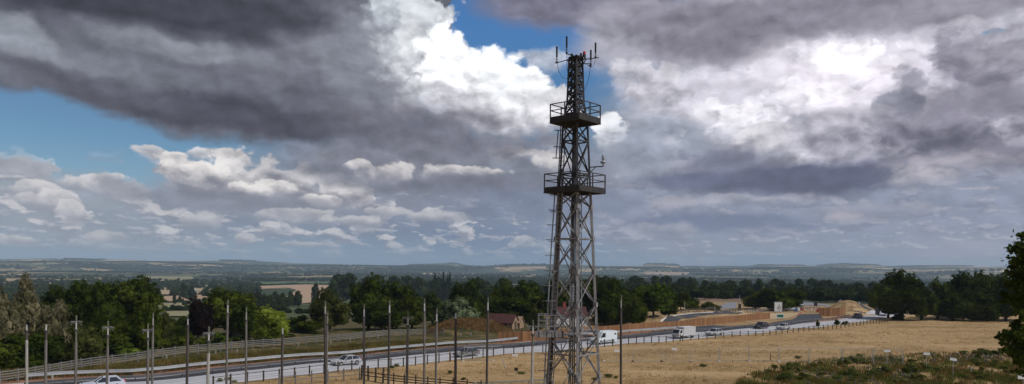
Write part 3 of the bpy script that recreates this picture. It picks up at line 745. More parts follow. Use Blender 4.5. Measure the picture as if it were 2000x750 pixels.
# ------------------------------------------------------------------ lattice mast
def dep(y): return EYE + (520 - y) / 28.56
MX = (1121.5 - 1000) / F * 50; MY = 50.0
def build_mast():
    org = (MX, MY, gz(MX, MY)); root = empty('lattice_mast', org, 'tall grey steel lattice mast with two railed platforms and antennas on top', 'mast')
    ang0 = math.radians(4)
    def rad(z): return float(np.interp(z, [0, dep(750), dep(375), dep(242), dep(200), dep(112)], [2.2, 1.80, 1.07, .84, .57, .45]))
    def leg(k, z, r=None):
        a = ang0 + math.radians([-90, 0, 90, 180][k]); r = rad(z) if r is None else r
        return Vector((MX + r * math.cos(a), MY + r * math.sin(a), z))
    zs_low = [dep(y) for y in (948, 885, 808, 733, 657, 594, 530, 466, 404, 376)]
    zs_mid = [dep(y) for y in (376, 340, 276, 244)]
    zs_top = [dep(y) for y in (244, 222, 200, 182, 164, 146, 128, 112)]
    for k in range(4):
        q = MB(); st, wd = 'steel', .19
        for zs in (zs_low,):
            for a, b in zip(zs, zs[1:]): q.bar(leg(k, a), leg(k, b), .17)
        q.build('leg', M['steel'], root, org)
        q = MB()
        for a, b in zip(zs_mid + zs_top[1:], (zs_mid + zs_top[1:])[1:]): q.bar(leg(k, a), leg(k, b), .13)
        q.build('leg', M['steel_dark'], root, org)  # upper legs in darker colour, painting the backlit look
    for k in range(4):
        k2 = (k + 1) % 4
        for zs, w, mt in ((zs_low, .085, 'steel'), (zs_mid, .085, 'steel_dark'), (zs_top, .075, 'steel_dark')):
            q = MB()
            for i, (a, b) in enumerate(zip(zs, zs[1:])):
                q.angle(leg(k, a), leg(k2, b), w); q.angle(leg(k2, a) + Vector((.02, .02, 0)), leg(k, b) + Vector((.02, .02, 0)), w)
                if w < .08 or abs(b - dep(466)) < .1 or abs(b - dep(657)) < .1 or abs(b - dep(276)) < .1 or abs(b - dep(340)) < .1: q.angle(leg(k, b), leg(k2, b), w * 1.15)
                mid = (leg(k, a) + leg(k2, b)) / 2 + (leg(k2, a) - leg(k, a)) * 0
            if zs is zs_low:
                z = dep(689); q.angle(leg(k, z), leg(k2, z), .1)
                for z in zs[1:-1]:
                    c = leg(k, z); q.box(c, (.24, .24, .3), ang0 + .785)
            q.build('bracing', M[mt], root, org)
    # secondary verticals in the narrow head section
    q = MB()
    for k in range(4):
        k2 = (k + 1) % 4
        q.bar((leg(k, dep(205)) + leg(k2, dep(205))) / 2, (leg(k, dep(112)) + leg(k2, dep(112))) / 2, .06)
        for z in zs_top[2:]:
            q.bar(leg(k, z), leg((k + 2) % 4, z), .05)
    q.build('inner_bracing', M['steel_dark'], root, org)
    # platforms
    def platform(zt, zb, half, zrail):
        dk = MB(); a = [Vector((MX + half * math.cos(ang0 + math.radians(t)), MY + half * math.sin(ang0 + math.radians(t)), 0)) for t in (-90, 0, 90, 180)]
        vs = [(p.x, p.y, zb + .10) for p in a] + [(p.x, p.y, zb + .18) for p in a]
        dk.add(vs, [(3, 2, 1, 0), (4, 5, 6, 7)] + [(i, (i + 1) % 4, (i + 1) % 4 + 4, i + 4) for i in range(4)])
        d = dk.build('platform', M['grating'], root, org)
        fb = MB()
        for i in range(4):
            p, q2 = a[i], a[(i + 1) % 4]
            fb.bar((p.x, p.y, (zt + zb) / 2), (q2.x, q2.y, (zt + zb) / 2), .05, zt - zb)
            fb.bar((p.x, p.y, zb + .02), (q2.x, q2.y, zb + .02), .16, .05)
        # joists under the deck
        for t in np.linspace(.1, .9, 9):
            p = a[0].lerp(a[1], t); q2 = a[3].lerp(a[2], t); fb.bar((p.x, p.y, zb + .05), (q2.x, q2.y, zb + .05), .06, .1)
        fb.build('toe_board', M['grating'], d)
        bpy.context.view_layer.update()
        for ch in d.children: 
            for v in ch.data.vertices: v.co = v.co - Vector(org)
        rl = MB()
        for i in range(4):
            p, q2 = a[i], a[(i + 1) % 4]
            for z in (zrail, (zrail + zt) / 2): rl.bar((p.x, p.y, z), (q2.x, q2.y, z), .055)
            for t in (0, .5):
                m_ = p.lerp(q2, t); rl.bar((m_.x, m_.y, zb), (m_.x, m_.y, zrail), .085)
        r_ = rl.build('railing', M['steel_dark'], root, org)
    platform(dep(229), dep(241), 1.72, dep(204))
    platform(dep(366), dep(377), 2.09, dep(340))
    # low rest platform on the ladder side
    q = MB(); x0, x1 = MX + (1052 - 1121.5) / 28.56, MX + (1092 - 1121.5) / 28.56; y0, y1 = MY - 1.2, MY + .4
    zb, zt, zr = dep(655), dep(643), dep(613)
    q.box(((x0 + x1) / 2, (y0 + y1) / 2, (zb + zt) / 2), (x1 - x0, y1 - y0, .12))
    q.box(((x0 + x1) / 2, y0, (zb + zt) / 2), (x1 - x0 + .5, .06, zt - zb)); q.box((x0, (y0 + y1) / 2, (zb + zt) / 2), (.06, y1 - y0 - .1, zt - zb))
    q.box((MX - .2, MY - .9, zb + .2), (2.2, .5, .1)); q.box((MX + .8, MY + .6, zb + .3), (2.0, .8, .12))
    pf = q.build('rest_platform', M['steel'], root, org)
    q = MB()
    for x in np.linspace(x0, x1 + .2, 4): q.bar((x, y0, zb), (x, y0, zr), .06); q.bar((x, y1, zb), (x, y1, zr), .06)
    for z in (zr, (zr + zt) / 2 + .15, (zr + zt) / 2 - .2):
        q.bar((x0, y0, z), (x1 + 1.0, y0, z), .05); q.bar((x0, y1, z), (x1, y1, z), .05); q.bar((x0, y0, z), (x0, y1, z), .05)
    q.bar((x1 + .4, y0, zt), (x1 + 1.0, y0, zr), .05); q.bar((x1 + 1.3, y0 + .5, zt), (x1 + 2.1, y0 + .5, zr), .08)
    q.build('railing', M['steel'], root, org)
    # ladder up the left hand face, with hoops
    lf = lambda z: leg(3, z).lerp(leg(0, z), .22) + Vector((-.22, -.22, 0))
    tdir = lambda z: (leg(0, z) - leg(3, z)).normalized()
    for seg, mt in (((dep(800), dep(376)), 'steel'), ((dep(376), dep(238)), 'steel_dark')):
        q = MB()
        for sg in (-.2, .2):
            q.bar(lf(seg[0]) + tdir(seg[0]) * sg, lf(seg[1]) + tdir(seg[1]) * sg, .07)
        z = seg[0]
        while z < seg[1]: q.bar(lf(z) + tdir(z) * -.2, lf(z) + tdir(z) * .2, .035); z += .3
        z = seg[0] + .5
        while z < seg[1] - .3:
            c = lf(z) + Vector((-.28, -.3, 0)); pts = [c + Vector((.34 * math.cos(a), .34 * math.sin(a), 0)) for a in np.linspace(0, 6.28, 9)]
            if int(z / 1.0) % 2 == 0 and seg[0] < 10: q.tube(pts, .018, 4)
            z += 1.0
        q.build('ladder', M[mt], root, org)
    # cable runs and pipes
    q = MB()
    for dx, dy, r in ((.28, .25, .085), (.46, .15, .04)): q.tube([(MX + dx + .18, MY + dy, org[2]), (MX + dx, MY + dy, dep(380))], r, 8)
    q.build('pipe', M['pipe'], root, org)
    q = MB()
    for dx, dy, w in ((-.08, .0, .09), (-.2, .1, .05), (.1, .1, .05), (.02, -.12, .04)): q.bar((MX + dx, MY + dy, org[2] + .5), (MX + dx * .5, MY + dy, dep(115)), w, w)
    q.build('cable_run', M['steel_dark'], root, org)
    q = MB(); q.bar(leg(3, dep(800)) + Vector((.18, -.1, 0)), leg(3, dep(376)) + Vector((.18, -.1, 0)), .2, .1); q.build('cable_tray', M['pole_dark'], root, org)
    q = MB()
    q.tube([(MX + (1082 - 1121.5) / 28.56, MY - .2, dep(382)), (MX + (1074 - 1121.5) / 28.56, MY - .2, dep(520)), (MX + (1064 - 1121.5) / 28.56, MY - .3, dep(750)), (MX + (1060 - 1121.5) / 28.56, MY - .3, dep(860))], .045, 6)
    q.build('conduit', M['pipe'], root, org)
    q = MB(); q.tube([(MX + (1088 - 1121.5) / 28.56, MY - .2, dep(255)), (MX + (1084 - 1121.5) / 28.56, MY - .2, dep(309))], .035, 6); q.build('conduit', M['steel_dark'], root, org)
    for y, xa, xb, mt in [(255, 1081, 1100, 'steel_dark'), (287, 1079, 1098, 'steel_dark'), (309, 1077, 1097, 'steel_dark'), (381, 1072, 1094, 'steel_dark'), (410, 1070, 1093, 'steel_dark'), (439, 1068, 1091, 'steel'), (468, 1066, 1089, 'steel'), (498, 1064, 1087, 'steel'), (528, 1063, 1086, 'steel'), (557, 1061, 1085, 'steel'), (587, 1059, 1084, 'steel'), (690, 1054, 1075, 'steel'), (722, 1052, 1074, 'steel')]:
        q = MB(); z = dep(y); q.bar((MX + (xa - 1121.5) / 28.56, MY - .25, z), (MX + (xb - 1121.5) / 28.56, MY - .15, z), .06, .05); q.build('bracket', M[mt], root, org)
    # insulator stacks
    q = MB(); q.lathe((MX - .2, MY - 1.4, dep(588)), [(.05, 0)] + [(r, .06 + i * .05) for i in range(22) for r in ((.05,) if i % 2 else (.13,))] + [(.05, 1.25)], 10); q.build('insulator', M['pipe'], root, org)
    # weather sensor on its arm
    wx = lambda px: MX + (px - 1121.5) / 28.56
    q = MB(); q.bar((wx(1148), MY - .1, dep(326)), (wx(1177), MY - .1, dep(324)), .07); q.bar((wx(1150), MY - .1, dep(337)), (wx(1161), MY - .1, dep(326)), .06); q.bar((wx(1176), MY - .1, dep(325)), (wx(1176), MY - .1, dep(318)), .06)
    q.build('sensor_arm', M['steel_dark'], root, org)
    q = MB(); q.lathe((wx(1176), MY - .1, dep(319)), [(.04, 0), (.16, .04), (.19, .1), (.17, .16), (.07, .2), (.05, .28), (.12, .32), (.12, .36), (.05, .4), (.1, .46), (.07, .55), (.015, .66)], 12); q.build('weather_sensor', M['pipe'], root, org)
    # head frame
    q = MB()
    for dx, dy, w in ((-.28, 0, .22), (.05, -.1, .3), (.3, .05, .2)): q.box((MX + dx + .1, MY + dy, dep(113)), (w, .3, .28))
    for a in range(8):
        c1 = (MX + .1 + .58 * math.cos(a * .785), MY + .58 * math.sin(a * .785), dep(113)); c2 = (MX + .1 + .58 * math.cos(a * .785 + .785), MY + .58 * math.sin(a * .785 + .785), dep(113)); q.bar(c1, c2, .07); q.bar(c1, (MX + .1, MY, dep(118)), .05)
    for x, y in ((1113, 108), (1122, 110), (1131, 107), (1136, 110)): q.box((wx(x), MY - .2, dep(y)), (.14, .14, .16))
    q.build('head_frame', M['black'], root, org)
    q = MB()
    for a, b in (((1084, 124), (1114, 114)), ((1103, 106), (1122, 110)), ((1134, 118), (1166, 112)), ((1104, 117), (1114, 132)), ((1140, 118), (1133, 130)), ((1150, 126), (1136, 124)), ((1080, 124), (1088, 122)), ((1147, 129), (1152, 130))):
        q.bar((wx(a[0]), MY - .3 + (a[0] < 1120) * .1, dep(a[1])), (wx(b[0]), MY - .1, dep(b[1])), .055)
    q.build('antenna_arm', M['steel_dark'], root, org)
    for x, yb, yt in ((1084, 126, 93), (1103, 108, 73), (1159, 116, 85), (1150, 130, 99)):
        q = MB(); mid = yb + (yt - yb) * .38
        q.tube([(wx(x), MY - .3, dep(yb)), (wx(x), MY - .3, dep(mid))], .025, 6)
        q.tube([(wx(x), MY - .3, dep(mid)), (wx(x), MY - .3, dep(yt))], .062, 8); q.box((wx(x), MY - .3, dep(yb - 3)), (.12, .12, .12)); q.bar((wx(x) - .12, MY - .3, dep(yb - 6)), (wx(x), MY - .3, dep(mid)), .02)
        q.bar((wx(x) + .12, MY - .3, dep(yb - 6)), (wx(x), MY - .3, dep(mid + 2)), .02)
        q.build('antenna', M['black'], root, org)
    q = MB(); q.lathe((wx(1138), MY, dep(110)), [(.09, 0), (.11, .02), (.11, .15), (.07, .17)], 12); b_ = q.build('beacon', M['steel_dark'], root, org)
    q = MB(); q.lathe((wx(1138), MY, dep(105.2)), [(.09, 0), (.1, .02), (.1, .16), (.05, .22)], 12); b2 = q.build('beacon_lens', M['beacon'], b_)
    for v in b2.data.vertices: v.co = v.co - Vector(org)
    for pts in ([(1085, 126), (1088, 142), (1096, 154), (1104, 156), (1110, 146), (1113, 135)], [(1103, 110), (1104, 135), (1107, 158), (1113, 172)], [(1149, 130), (1147, 150), (1142, 166), (1139, 178)], [(1159, 118), (1156, 128), (1150, 133), (1142, 128)]):
        q = MB(); q.tube([(wx(a), MY - .35, dep(b)) for a, b in pts], .016, 5); q.build('cable', M['black'], root, org)
build_mast()

# ------------------------------------------------------------------ field of antenna poles
PL = [(52, 634, 'A', 'pale'), (90, 634, 'A', ''), (149, 616, 'B', ''), (211, 627, 'B', ''), (289, 632, 'B', ''), (299, 611, 'C', ''), (367, 623, 'A', 'dark'), (408, 638, 'B', 'pale'), (445, 586, 'C', ''), (481, 600, 'C', ''),
      (552, 641, 'A', 'dark'), (635, 588, 'C', 'dark'), (640, 608, 'C', ''), (711, 594, 'C', ''), (761, 586, 'C', 'dark'), (797, 608, 'B', ''), (829, 583, 'C', ''), (853, 603, 'C', ''), (890, 611, 'A', 'dark'), (953, 581, 'C', 'dark'), (1041, 625, 'B', 'pale'), (1213, 576, 'C', 'dark')]
PLAB = ['leftmost grey antenna pole, its pale metal tip in front of the pale willow', 'second antenna pole from the left, with a dark sleeve and white tip',
        'antenna pole with a plate collar, third from the left, before the olive bush', 'antenna pole with faint cross arms, fourth from left, above the white car',
        'shorter cross arm pole standing just left of its taller close neighbour', 'taller pole of the close pair at the left, right of the cross arm pole',
        'dark antenna pole with a short white tip left of the copper tree', 'thick pale pole with clear cross arms in front of the copper tree',
        'tall mossy antenna pole before the broad tree, just right of copper tree', 'slender tall pole at the right edge of the broad tree',
        'short dark pole with stubby pale tip at the yellow green tree', 'thick dark tall pole of the touching pair in the left half',
        'thin shorter pole touching the thick dark pole at its right', 'antenna pole with white tip at the left of the great tree',
        'dark antenna pole in the middle of the great tree', 'cross arm pole with white tube at the right of the great tree',
        'tall pole with thin white tip right of the great tree', 'slender pole with thin tip left of the silvery tree',
        'dark pole with short pale tip in front of the silvery tree', 'tall dark pole at the left end of the red roofed barn',
        'pale cross arm pole standing just left of the lattice mast', 'tall lone dark pole in the straw field right of the mast']
for (px, py, ty, tone), lab in zip(PL, PLAB):
    hy = 520 + .0075 * (px - 1000)
    Hp = {'A': 11.6, 'B': 11.6, 'C': 12.0}[ty]
    D = F * (EYE - Hp) / (py - hy)
    if px == 1213: D = 66
    if px == 1041: D = 47
    top = at(px, py, D); base = Vector((top.x + rnd.uniform(-.12, .12), top.y, gz(top.x, top.y)))
    root = empty('antenna_pole', base, lab, 'antenna pole', 'antenna poles standing in the field'); org = tuple(base)
    mpp = M['pole_pale'] if tone == 'pale' else (M['pole_dark'] if tone == 'dark' else M['pole'])
    u = D / F        # metres per photo pixel here
    H_ = top.z - base.z; P_ = lambda z: base.lerp(top, (z) / H_)
    w = {'A': 5.2, 'B': 5.2, 'C': 4.4}[ty] * u / 2 * (1.25 if px in (635, 408) else 1) * (.8 if px == 640 else 1)
    if ty == 'C':
        z1, z2 = H_ - 26 * u, H_ - 10 * u
        q = MB(); q.tube([P_(0), P_(z1)], [w * 1.15, w * .95], 10); q.build('column', mpp, root, org)
        q = MB(); q.tube([P_(z1), P_(z2)], [w * .62, w * .6], 8); q.build('tube', M['tip'] if px in (711, 829, 853, 953, 445, 761) else M['pole_pale'], root, org)
        q = MB(); q.tube([P_(z2), P_(H_)], [w * .72, w * .66], 8); q.build('stub', M['mossy'], root, org)
        q = MB(); q.tube([P_(z1 - .05), P_(z1 + .05)], w * 1.15, 10); q.build('collar', M['steel_dark'], root, org)
    elif ty == 'A':
        z1, z2 = H_ - 30 * u, H_ - 13 * u
        q = MB(); q.tube([P_(0), P_(z1)], [w * 1.1, w * .95], 10); q.build('column', mpp, root, org)
        q = MB(); q.tube([P_(z1), P_(z2)], [w * .9, w * .9], 8); q.build('sleeve', M['pole_dark'], root, org)
        q = MB(); q.tube([P_(z2), P_(H_)], [w * .5, w * .42], 8); q.build('tip', M['tip'], root, org)
        q = MB(); q.tube([P_(z2 - .03), P_(z2 + .05)], w * 1.25, 10); q.build('collar', M['steel_dark'], root, org)
    else:
        z1, z2, z3, z4 = H_ - 52 * u, H_ - 30 * u, H_ - 27 * u, H_ - 12 * u
        q = MB(); q.tube([P_(0), P_(z1)], [w * 1.1, w * .95], 10); q.build('column', mpp, root, org)
        q = MB(); q.tube([P_(z1), P_(z2)], [w * .75, w * .75], 8); q.build('sleeve', M['mossy'], root, org)
        q = MB(); q.tube([P_(z3 - .04), P_(z4)], [w * .5, w * .5], 8); q.build('tube', M['tip'], root, org)
        q = MB(); q.tube([P_(z4), P_(H_)], [w * .62, w * .6], 8); q.build('stub', M['mossy'], root, org)
        q = MB(); q.tube([P_(z2 - .02), P_(z3)], w * 1.35, 10); q.build('collar', M['steel_dark'], root, org)
        c = P_(z4); q = MB(); L = 11 * u
        q.bar(c + Vector((-L, 0, 0)), c + Vector((L, 0, 0)), .05); q.bar(c + Vector((0, -L, 0)), c + Vector((0, L, 0)), .05)
        for sx in (-1, 1): q.bar(c + Vector((sx * L, 0, 0)), c + Vector((sx * L * .2, 0, -5 * u)), .035); q.bar(c + Vector((sx * L, 0, -.02)), c + Vector((sx * L * .8, 0, -8 * u)), .02)
        q.build('crossarm', M['steel'], root, org)

# ------------------------------------------------------------------ trees
def crown_arrays(seed, rx, ry, rz, lobes, nleaf, leaf, base=.28, core=.80, drop=0):
    r = np.random.RandomState(seed)
    cs = []; rs = []
    for i in range(lobes):
        for _ in range(50):
            p = r.uniform(-1, 1, 3)
            if np.linalg.norm(p) < 1: break
        k = r.uniform(.26, .46)
        p = p / max(1e-6, np.linalg.norm(p)) * (np.linalg.norm(p) ** .45) * (1 - k * .75)
        cs.append(p); rs.append(k)
    cs.append(np.zeros(3)); rs.append(.62); cs = np.array(cs); rs = np.array(rs)
    w = rs ** 2; w[-1] *= .5; w /= w.sum()
    n2 = int(nleaf * 1.7); idx = r.choice(len(rs), n2, p=w)
    d = r.normal(size=(n2, 3)); d /= np.linalg.norm(d, axis=1)[:, None]
    # ragged: radius modulated by lumpy noise
    rr = rs[idx] * (1 + .16 * np.sin(d[:, 0] * 7 + idx) * np.cos(d[:, 1] * 6 + 2 * idx) + r.normal(0, .07, n2)) * r.uniform(.80, 1.06, n2)
    p = cs[idx] + d * rr[:, None]
    dist = np.linalg.norm(p[:, None, :] - cs[None], axis=2) / rs[None]; dist[np.arange(n2), idx] = 9
    keep = dist.min(1) > .74; p = p[keep][:nleaf]; d = d[keep][:nleaf]; n = len(p)
    if nleaf > 2000:      # leaves gather in sprays, with gaps between them
        K = n // 26; sd_ = r.randint(0, K, n); fr = r.uniform(0, 1, n) < .85
        q_ = p[:K][sd_] + r.normal(0, leaf * .62, (n, 3)) * np.array([1, 1, .7]); p = np.where(fr[:, None], q_, p); d = np.where(fr[:, None], d[:K][sd_] * .7 + (q_ - p[:K][sd_]) / leaf * .35, d)
        d /= np.linalg.norm(d, axis=1)[:, None] + 1e-9
    S = np.array([rx, ry, rz]); pw = p * S
    pw[:, 2] = np.where(pw[:, 2] < -rz * .55, -rz * .55 + (pw[:, 2] + rz * .55) * .45, pw[:, 2])
    if drop: pw[:, 2] -= drop * (np.hypot(p[:, 0], p[:, 1]) ** 2)
    nrm = d * .8 + r.normal(0, .55, (n, 3)) + np.array([0, 0, .25]); nrm /= np.linalg.norm(nrm, axis=1)[:, None]
    t = np.cross(nrm, r.normal(size=(n, 3))); t /= np.linalg.norm(t, axis=1)[:, None] + 1e-9; b = np.cross(nrm, t)
    sz = leaf * r.uniform(.6, 1.35, n)[:, None]
    V = np.stack([pw - t * sz * .5 - b * sz * .12, pw + b * sz * .42 - t * sz * .05, pw + t * sz * .55, pw - b * sz * .42 + t * sz * .08], 1).reshape(-1, 3)
    Q = np.arange(4 * n).reshape(-1, 4)
    # opaque core lobes (low poly, lumpy)
    cv = []; cf = []; off = len(V); nu, nv = 8, 5
    for c, k in zip(cs, rs):
        b0 = off + len(cv)
        for i in range(nv + 1):
            for j in range(nu):
                th = math.pi * i / nv; ph = 2 * math.pi * j / nu; q = np.array([math.sin(th) * math.cos(ph), math.sin(th) * math.sin(ph), math.cos(th)])
                v = (c + q * k * core * r.uniform(.8, 1.05)) * S
                if v[2] < -rz * .5: v[2] = -rz * .5 + (v[2] + rz * .5) * .4
                if drop: v[2] -= drop * ((c[0] ** 2 + c[1] ** 2))
                cv.append(v)
        for i in range(nv):
            for j in range(nu): cf.append((b0 + i * nu + j, b0 + (i + 1) * nu + j, b0 + (i + 1) * nu + (j + 1) % nu, b0 + i * nu + (j + 1) % nu))
    V = np.concatenate([V, np.array(cv)]); Q = np.concatenate([Q, np.array(cf, int)])
    return V, Q
def crown_mesh(seed, m, lobes=16, nleaf=5200, leaf=.075, drop=0, core=.8):
    V, Q = crown_arrays(seed, 1, 1, 1, lobes, nleaf, leaf, drop=drop, core=core)
    return np_mesh('crown', V, Q, m)
def trunk_mesh():
    mb = MB(); mb.tube([(0, 0, -.02), (.01, .01, .25), (-.01, .02, .5)], [.035, .026, .018], 8, mi=0)
    for a in range(6):
        t = a * 1.05; mb.tube([(0, 0, .22 + a * .03), (.16 * math.cos(t), .16 * math.sin(t), .42 + a * .03), (.26 * math.cos(t), .26 * math.sin(t), .62)], [.016, .009, .003], 5)
    me = bpy.data.meshes.new('trunk'); me.from_pydata([tuple(v) for v in mb.v], [], mb.f); me.materials.append(M['bark']); return me
TRUNK = trunk_mesh()
_cm = {}
def crown(kind, seed, lod):
    k = (kind, seed, lod)
    if k not in _cm:
        m = {'oak': L_OAK, 'mid': L_MID, 'lit': L_LIT, 'olive': L_OLV, 'willow': L_WIL, 'silver': L_SIL, 'yellow': L_YEL, 'red': L_RED, 'far': L_FAR}[kind]
        if lod == 0: _cm[k] = crown_mesh(seed, m, 24, 13000, .06, drop=.25 if kind == 'willow' else 0, core=.70)
        elif lod == 1: _cm[k] = crown_mesh(seed, m, 15, 3200, .11)
        else: _cm[k] = crown_mesh(seed, m, 9, 800, .20)
    return _cm[k]
def tree(kind, seed, px, ytop, ybase, wpx, label, D=None, lod=0, name='tree', cat='tree', group=None, trunk=True, low=.0):
    """stands where the photo shows it: D metres away (or where ybase meets the ground)"""
    b = G(px, ybase) if D is None else None
    if D is None: D = b.y
    p = at(px, ytop, D); gx = p.x; g = gz(gx, D)
    top = p.z; H = top - g; W = wpx * D / F / 2
    root = empty(name, (gx, D, g), label, cat, group, rz=seed * 1.3 + px)
    c = obj('crown', crown(kind, seed % 4, lod), root); rzr = (H * (1 - low)) / 2 * 1.03
    fac = 1.0
    # the crown mesh reaches about +1 at the top, -.75 at the bottom
    rz_ = (H * (.90 if trunk else .98)) / 1.72
    c.scale = (W * 1.02, W * .9, rz_); c.location = (0, 0, H - rz_ * .97)
    if trunk:
        t = obj('trunk', TRUNK, root); t.scale = (H, H, H)
    return root
NT_ = [ # kind, px, ytop, ybase, width, D, label
 ('willow', 52, 541, 715, 66, 122, 'pale olive willow with ragged top at the far left, its crown above the others'),
 ('willow', 8, 570, 725, 90, 116, 'pale grey green willow cut by the left edge of the picture'),
 ('willow', 108, 585, 720, 64, 118, 'low pale willow with drooping sprays, right of the other two willows'),
 ('oak', -20, 553, 700, 60, 150, 'dark tree behind the pale willows at the left edge'),
 ('oak', 20, 655, 745, 110, 104, 'dark bush below the willows at the lower left corner'),
 ('oak', 85, 648, 735, 90, 109, 'dark bush behind the fence between the first two poles'),
 ('oak', 140, 549, 705, 110, 140, 'broad dark green tree behind the drooping willow, left of the tallest left tree'),
 ('mid', 252, 537, 700, 116, 142, 'tallest dark green tree of the left group'),
 ('oak', 195, 556, 712, 90, 128, 'dark green tree between the two tallest of the left group'),
 ('mid', 286, 590, 704, 72, 122, 'lower bright edged tree at the right end of the left group'),
 ('olive', 158, 628, 716, 84, 112, 'olive yellow bush behind the third pole from the left'),
 ('oak', 225, 615, 708, 90, 120, 'very dark bush under the tallest left tree'),
 ('olive', 322, 612, 690, 44, 140, 'small olive bush left of the copper tree'),
 ('red', 388, 584, 690, 66, 146, 'copper purple leaved tree left of the broad green tree'),
 ('oak', 350, 618, 690, 50, 143, 'dark low tree under the left side of the copper tree'),
 ('mid', 452, 561, 684, 112, 156, 'broad domed green tree right of the copper tree'),
 ('oak', 480, 590, 680, 80, 150, 'dark tree at the right foot of the broad domed tree'),
 ('yellow', 528, 600, 672, 78, 141, 'small bright yellow green tree'),
 ('oak', 584, 616, 668, 64, 170, 'dark bush right of the yellow green tree'),
 ('mid', 600, 625, 668, 60, 160, 'green bush between the yellow green and the olive tree'),
 ('olive', 642, 567, 664, 88, 168, 'olive brown tree left of the great tree'),
 ('oak', 720, 540, 660, 84, 180, 'tall left part of the great tree, dark with rounded top'),
 ('oak', 775, 551, 656, 100, 184, 'broad right part of the great tree, dark and leafy'),
 ('mid', 805, 572, 655, 60, 178, 'lighter green tree at the right foot of the great tree'),
 ('oak', 745, 590, 660, 90, 174, 'low dark tree under the great tree'),
 ('silver', 892, 582, 652, 86, 188, 'silvery green bushy tree in front of the dark conical tree'),
 ('oak', 912, 545, 648, 66, 205, 'dark conical tree behind the silvery tree'),
 ('oak', 935, 574, 645, 50, 210, 'dark tree at the right flank of the conical tree'),
 ('oak', 845, 575, 640, 70, 250, 'dark tree in the gap between great tree and silvery tree'),
 ('mid', 985, 551, 640, 80, 215, 'green tree rising behind the red roofed barn'),
 ('oak', 1030, 548, 640, 80, 212, 'dark tree behind the barn, left of the mast'),
 ('oak', 1000, 575, 645, 90, 200, 'low dark tree right behind the barn'),
 ('lit', 990, 614, 645, 44, 186, 'small bright green bush directly above the barn roof'),
 ('olive', 1048, 600, 655, 34, 172, 'narrow olive bush beside the pale pole left of the mast'),
 ('oak', 1088, 545, 640, 90, 205, 'dark tree behind the mast, left of its centre'),
 ('oak', 1145, 538, 640, 96, 205, 'dark tree behind the mast, right of its centre'),
 ('oak', 1195, 546, 640, 90, 203, 'dark tree just right of the mast, behind the lone pole'),
 ('mid', 1205, 570, 645, 76, 192, 'green tree at the left edge of the wood right of the mast'),
 ('mid', 1236, 562, 640, 70, 196, 'rounded green tree in the wood, right of the lone dark pole'),
 ('lit', 1277, 552, 635, 84, 205, 'bright edged tallest tree of the wood right of the mast'),
 ('mid', 1240, 583, 643, 54, 186, 'low green tree in front of the wood, left of bright edged tree'),
 ('oak', 1306, 572, 628, 44, 214, 'dark tree at the right of the bright edged tree'),
 ('mid', 1330, 570, 617, 42, 228, 'lighter tree above the slip road bend'),
 ('oak', 1352, 580, 613, 34, 236, 'dark bush at the top of the slip road'),
 ('olive', 1385, 590, 610, 46, 244, 'low olive bush right of the slip road top'),
 ('oak', 1182, 585, 645, 60, 188, 'low dark tree seen just beside the right mast leg'),
 ('oak', 1500, 563, 611, 70, 262, 'dark tree left of the white direction sign'),
 ('oak', 1545, 562, 610, 64, 264, 'dark tree right behind the white direction sign'),
 ('mid', 1475, 572, 611, 52, 266, 'smaller green tree at the left end of the clump behind the sign'),
 ('oak', 1520, 570, 610, 60, 258, 'middle dark tree of the clump directly behind the sign'),
 ('oak', 1762, 527, 622, 96, 216, 'large round dark tree at the right side of the works'),
 ('oak', 1735, 548, 622, 50, 222, 'dark tree at the left flank of the large round tree'),
 ('oak', 1800, 552, 622, 60, 214, 'dark tree at the right flank of the large round tree'),
 ('mid', 1832, 546, 620, 56, 222, 'green tree in the dip of the right hand tree row'),
 ('oak', 1882, 531, 618, 84, 222, 'broad dark tree in the middle of the right hand row'),
 ('mid', 1925, 527, 618, 70, 226, 'tall thin topped green tree left of the near oak'),
 ('oak', 1860, 575, 620, 70, 214, 'low dark tree at the foot of the right hand row'),
 ('oak', 1965, 535, 616, 70, 214, 'dark tree in the right hand row half behind the near oak'),
 ('oak', 1915, 570, 618, 70, 212, 'low dark bushy tree left of the near oak foot'),
 ('oak', 2010, 540, 616, 70, 216, 'dark tree behind the near oak at the right edge'),
 ('mid', 1712, 556, 612, 38, 262, 'small tree at the left end of the right hand row, behind the big sign back')]
for i, (k, px, yt, yb, w, D, lab) in enumerate(NT_):
    tree(k, i, px, yt, yb, w, lab, D, 0, name={'willow': 'willow_tree', 'yellow': 'yellow_tree', 'red': 'copper_tree'}.get(k, 'tree') if 'bush' not in lab else 'bush', cat='bush' if 'bush' in lab and 'bushy' not in lab else 'tree', trunk='bush' not in lab)
# hedges of low shrubs behind the left fence and road side bushes
HB = [(245, 672, 700, 50, 118, 'lit'), (330, 655, 694, 44, 128, 'mid'), (290, 668, 698, 44, 122, 'lit'), (365, 652, 690, 40, 134, 'mid'), (430, 650, 684, 44, 138, 'lit'), (400, 655, 686, 36, 134, 'mid'), (470, 654, 680, 44, 143, 'mid'), (515, 655, 678, 50, 146, 'oak'), (560, 652, 674, 44, 152, 'oak'), (620, 650, 668, 44, 160, 'mid'), (700, 642, 662, 50, 170, 'oak'), (780, 640, 656, 60, 176, 'mid'), (860, 630, 656, 56, 178, 'oak')]
HB += [(590, 658, 668, 50, 158, 'mid'), (660, 648, 664, 50, 170, 'mid'), (740, 644, 658, 56, 172, 'mid'), (820, 640, 655, 56, 180, 'mid'), (180, 690, 712, 60, 116, 'olive'), (130, 700, 722, 60, 112, 'oak'), (45, 700, 742, 80, 103, 'oak')]
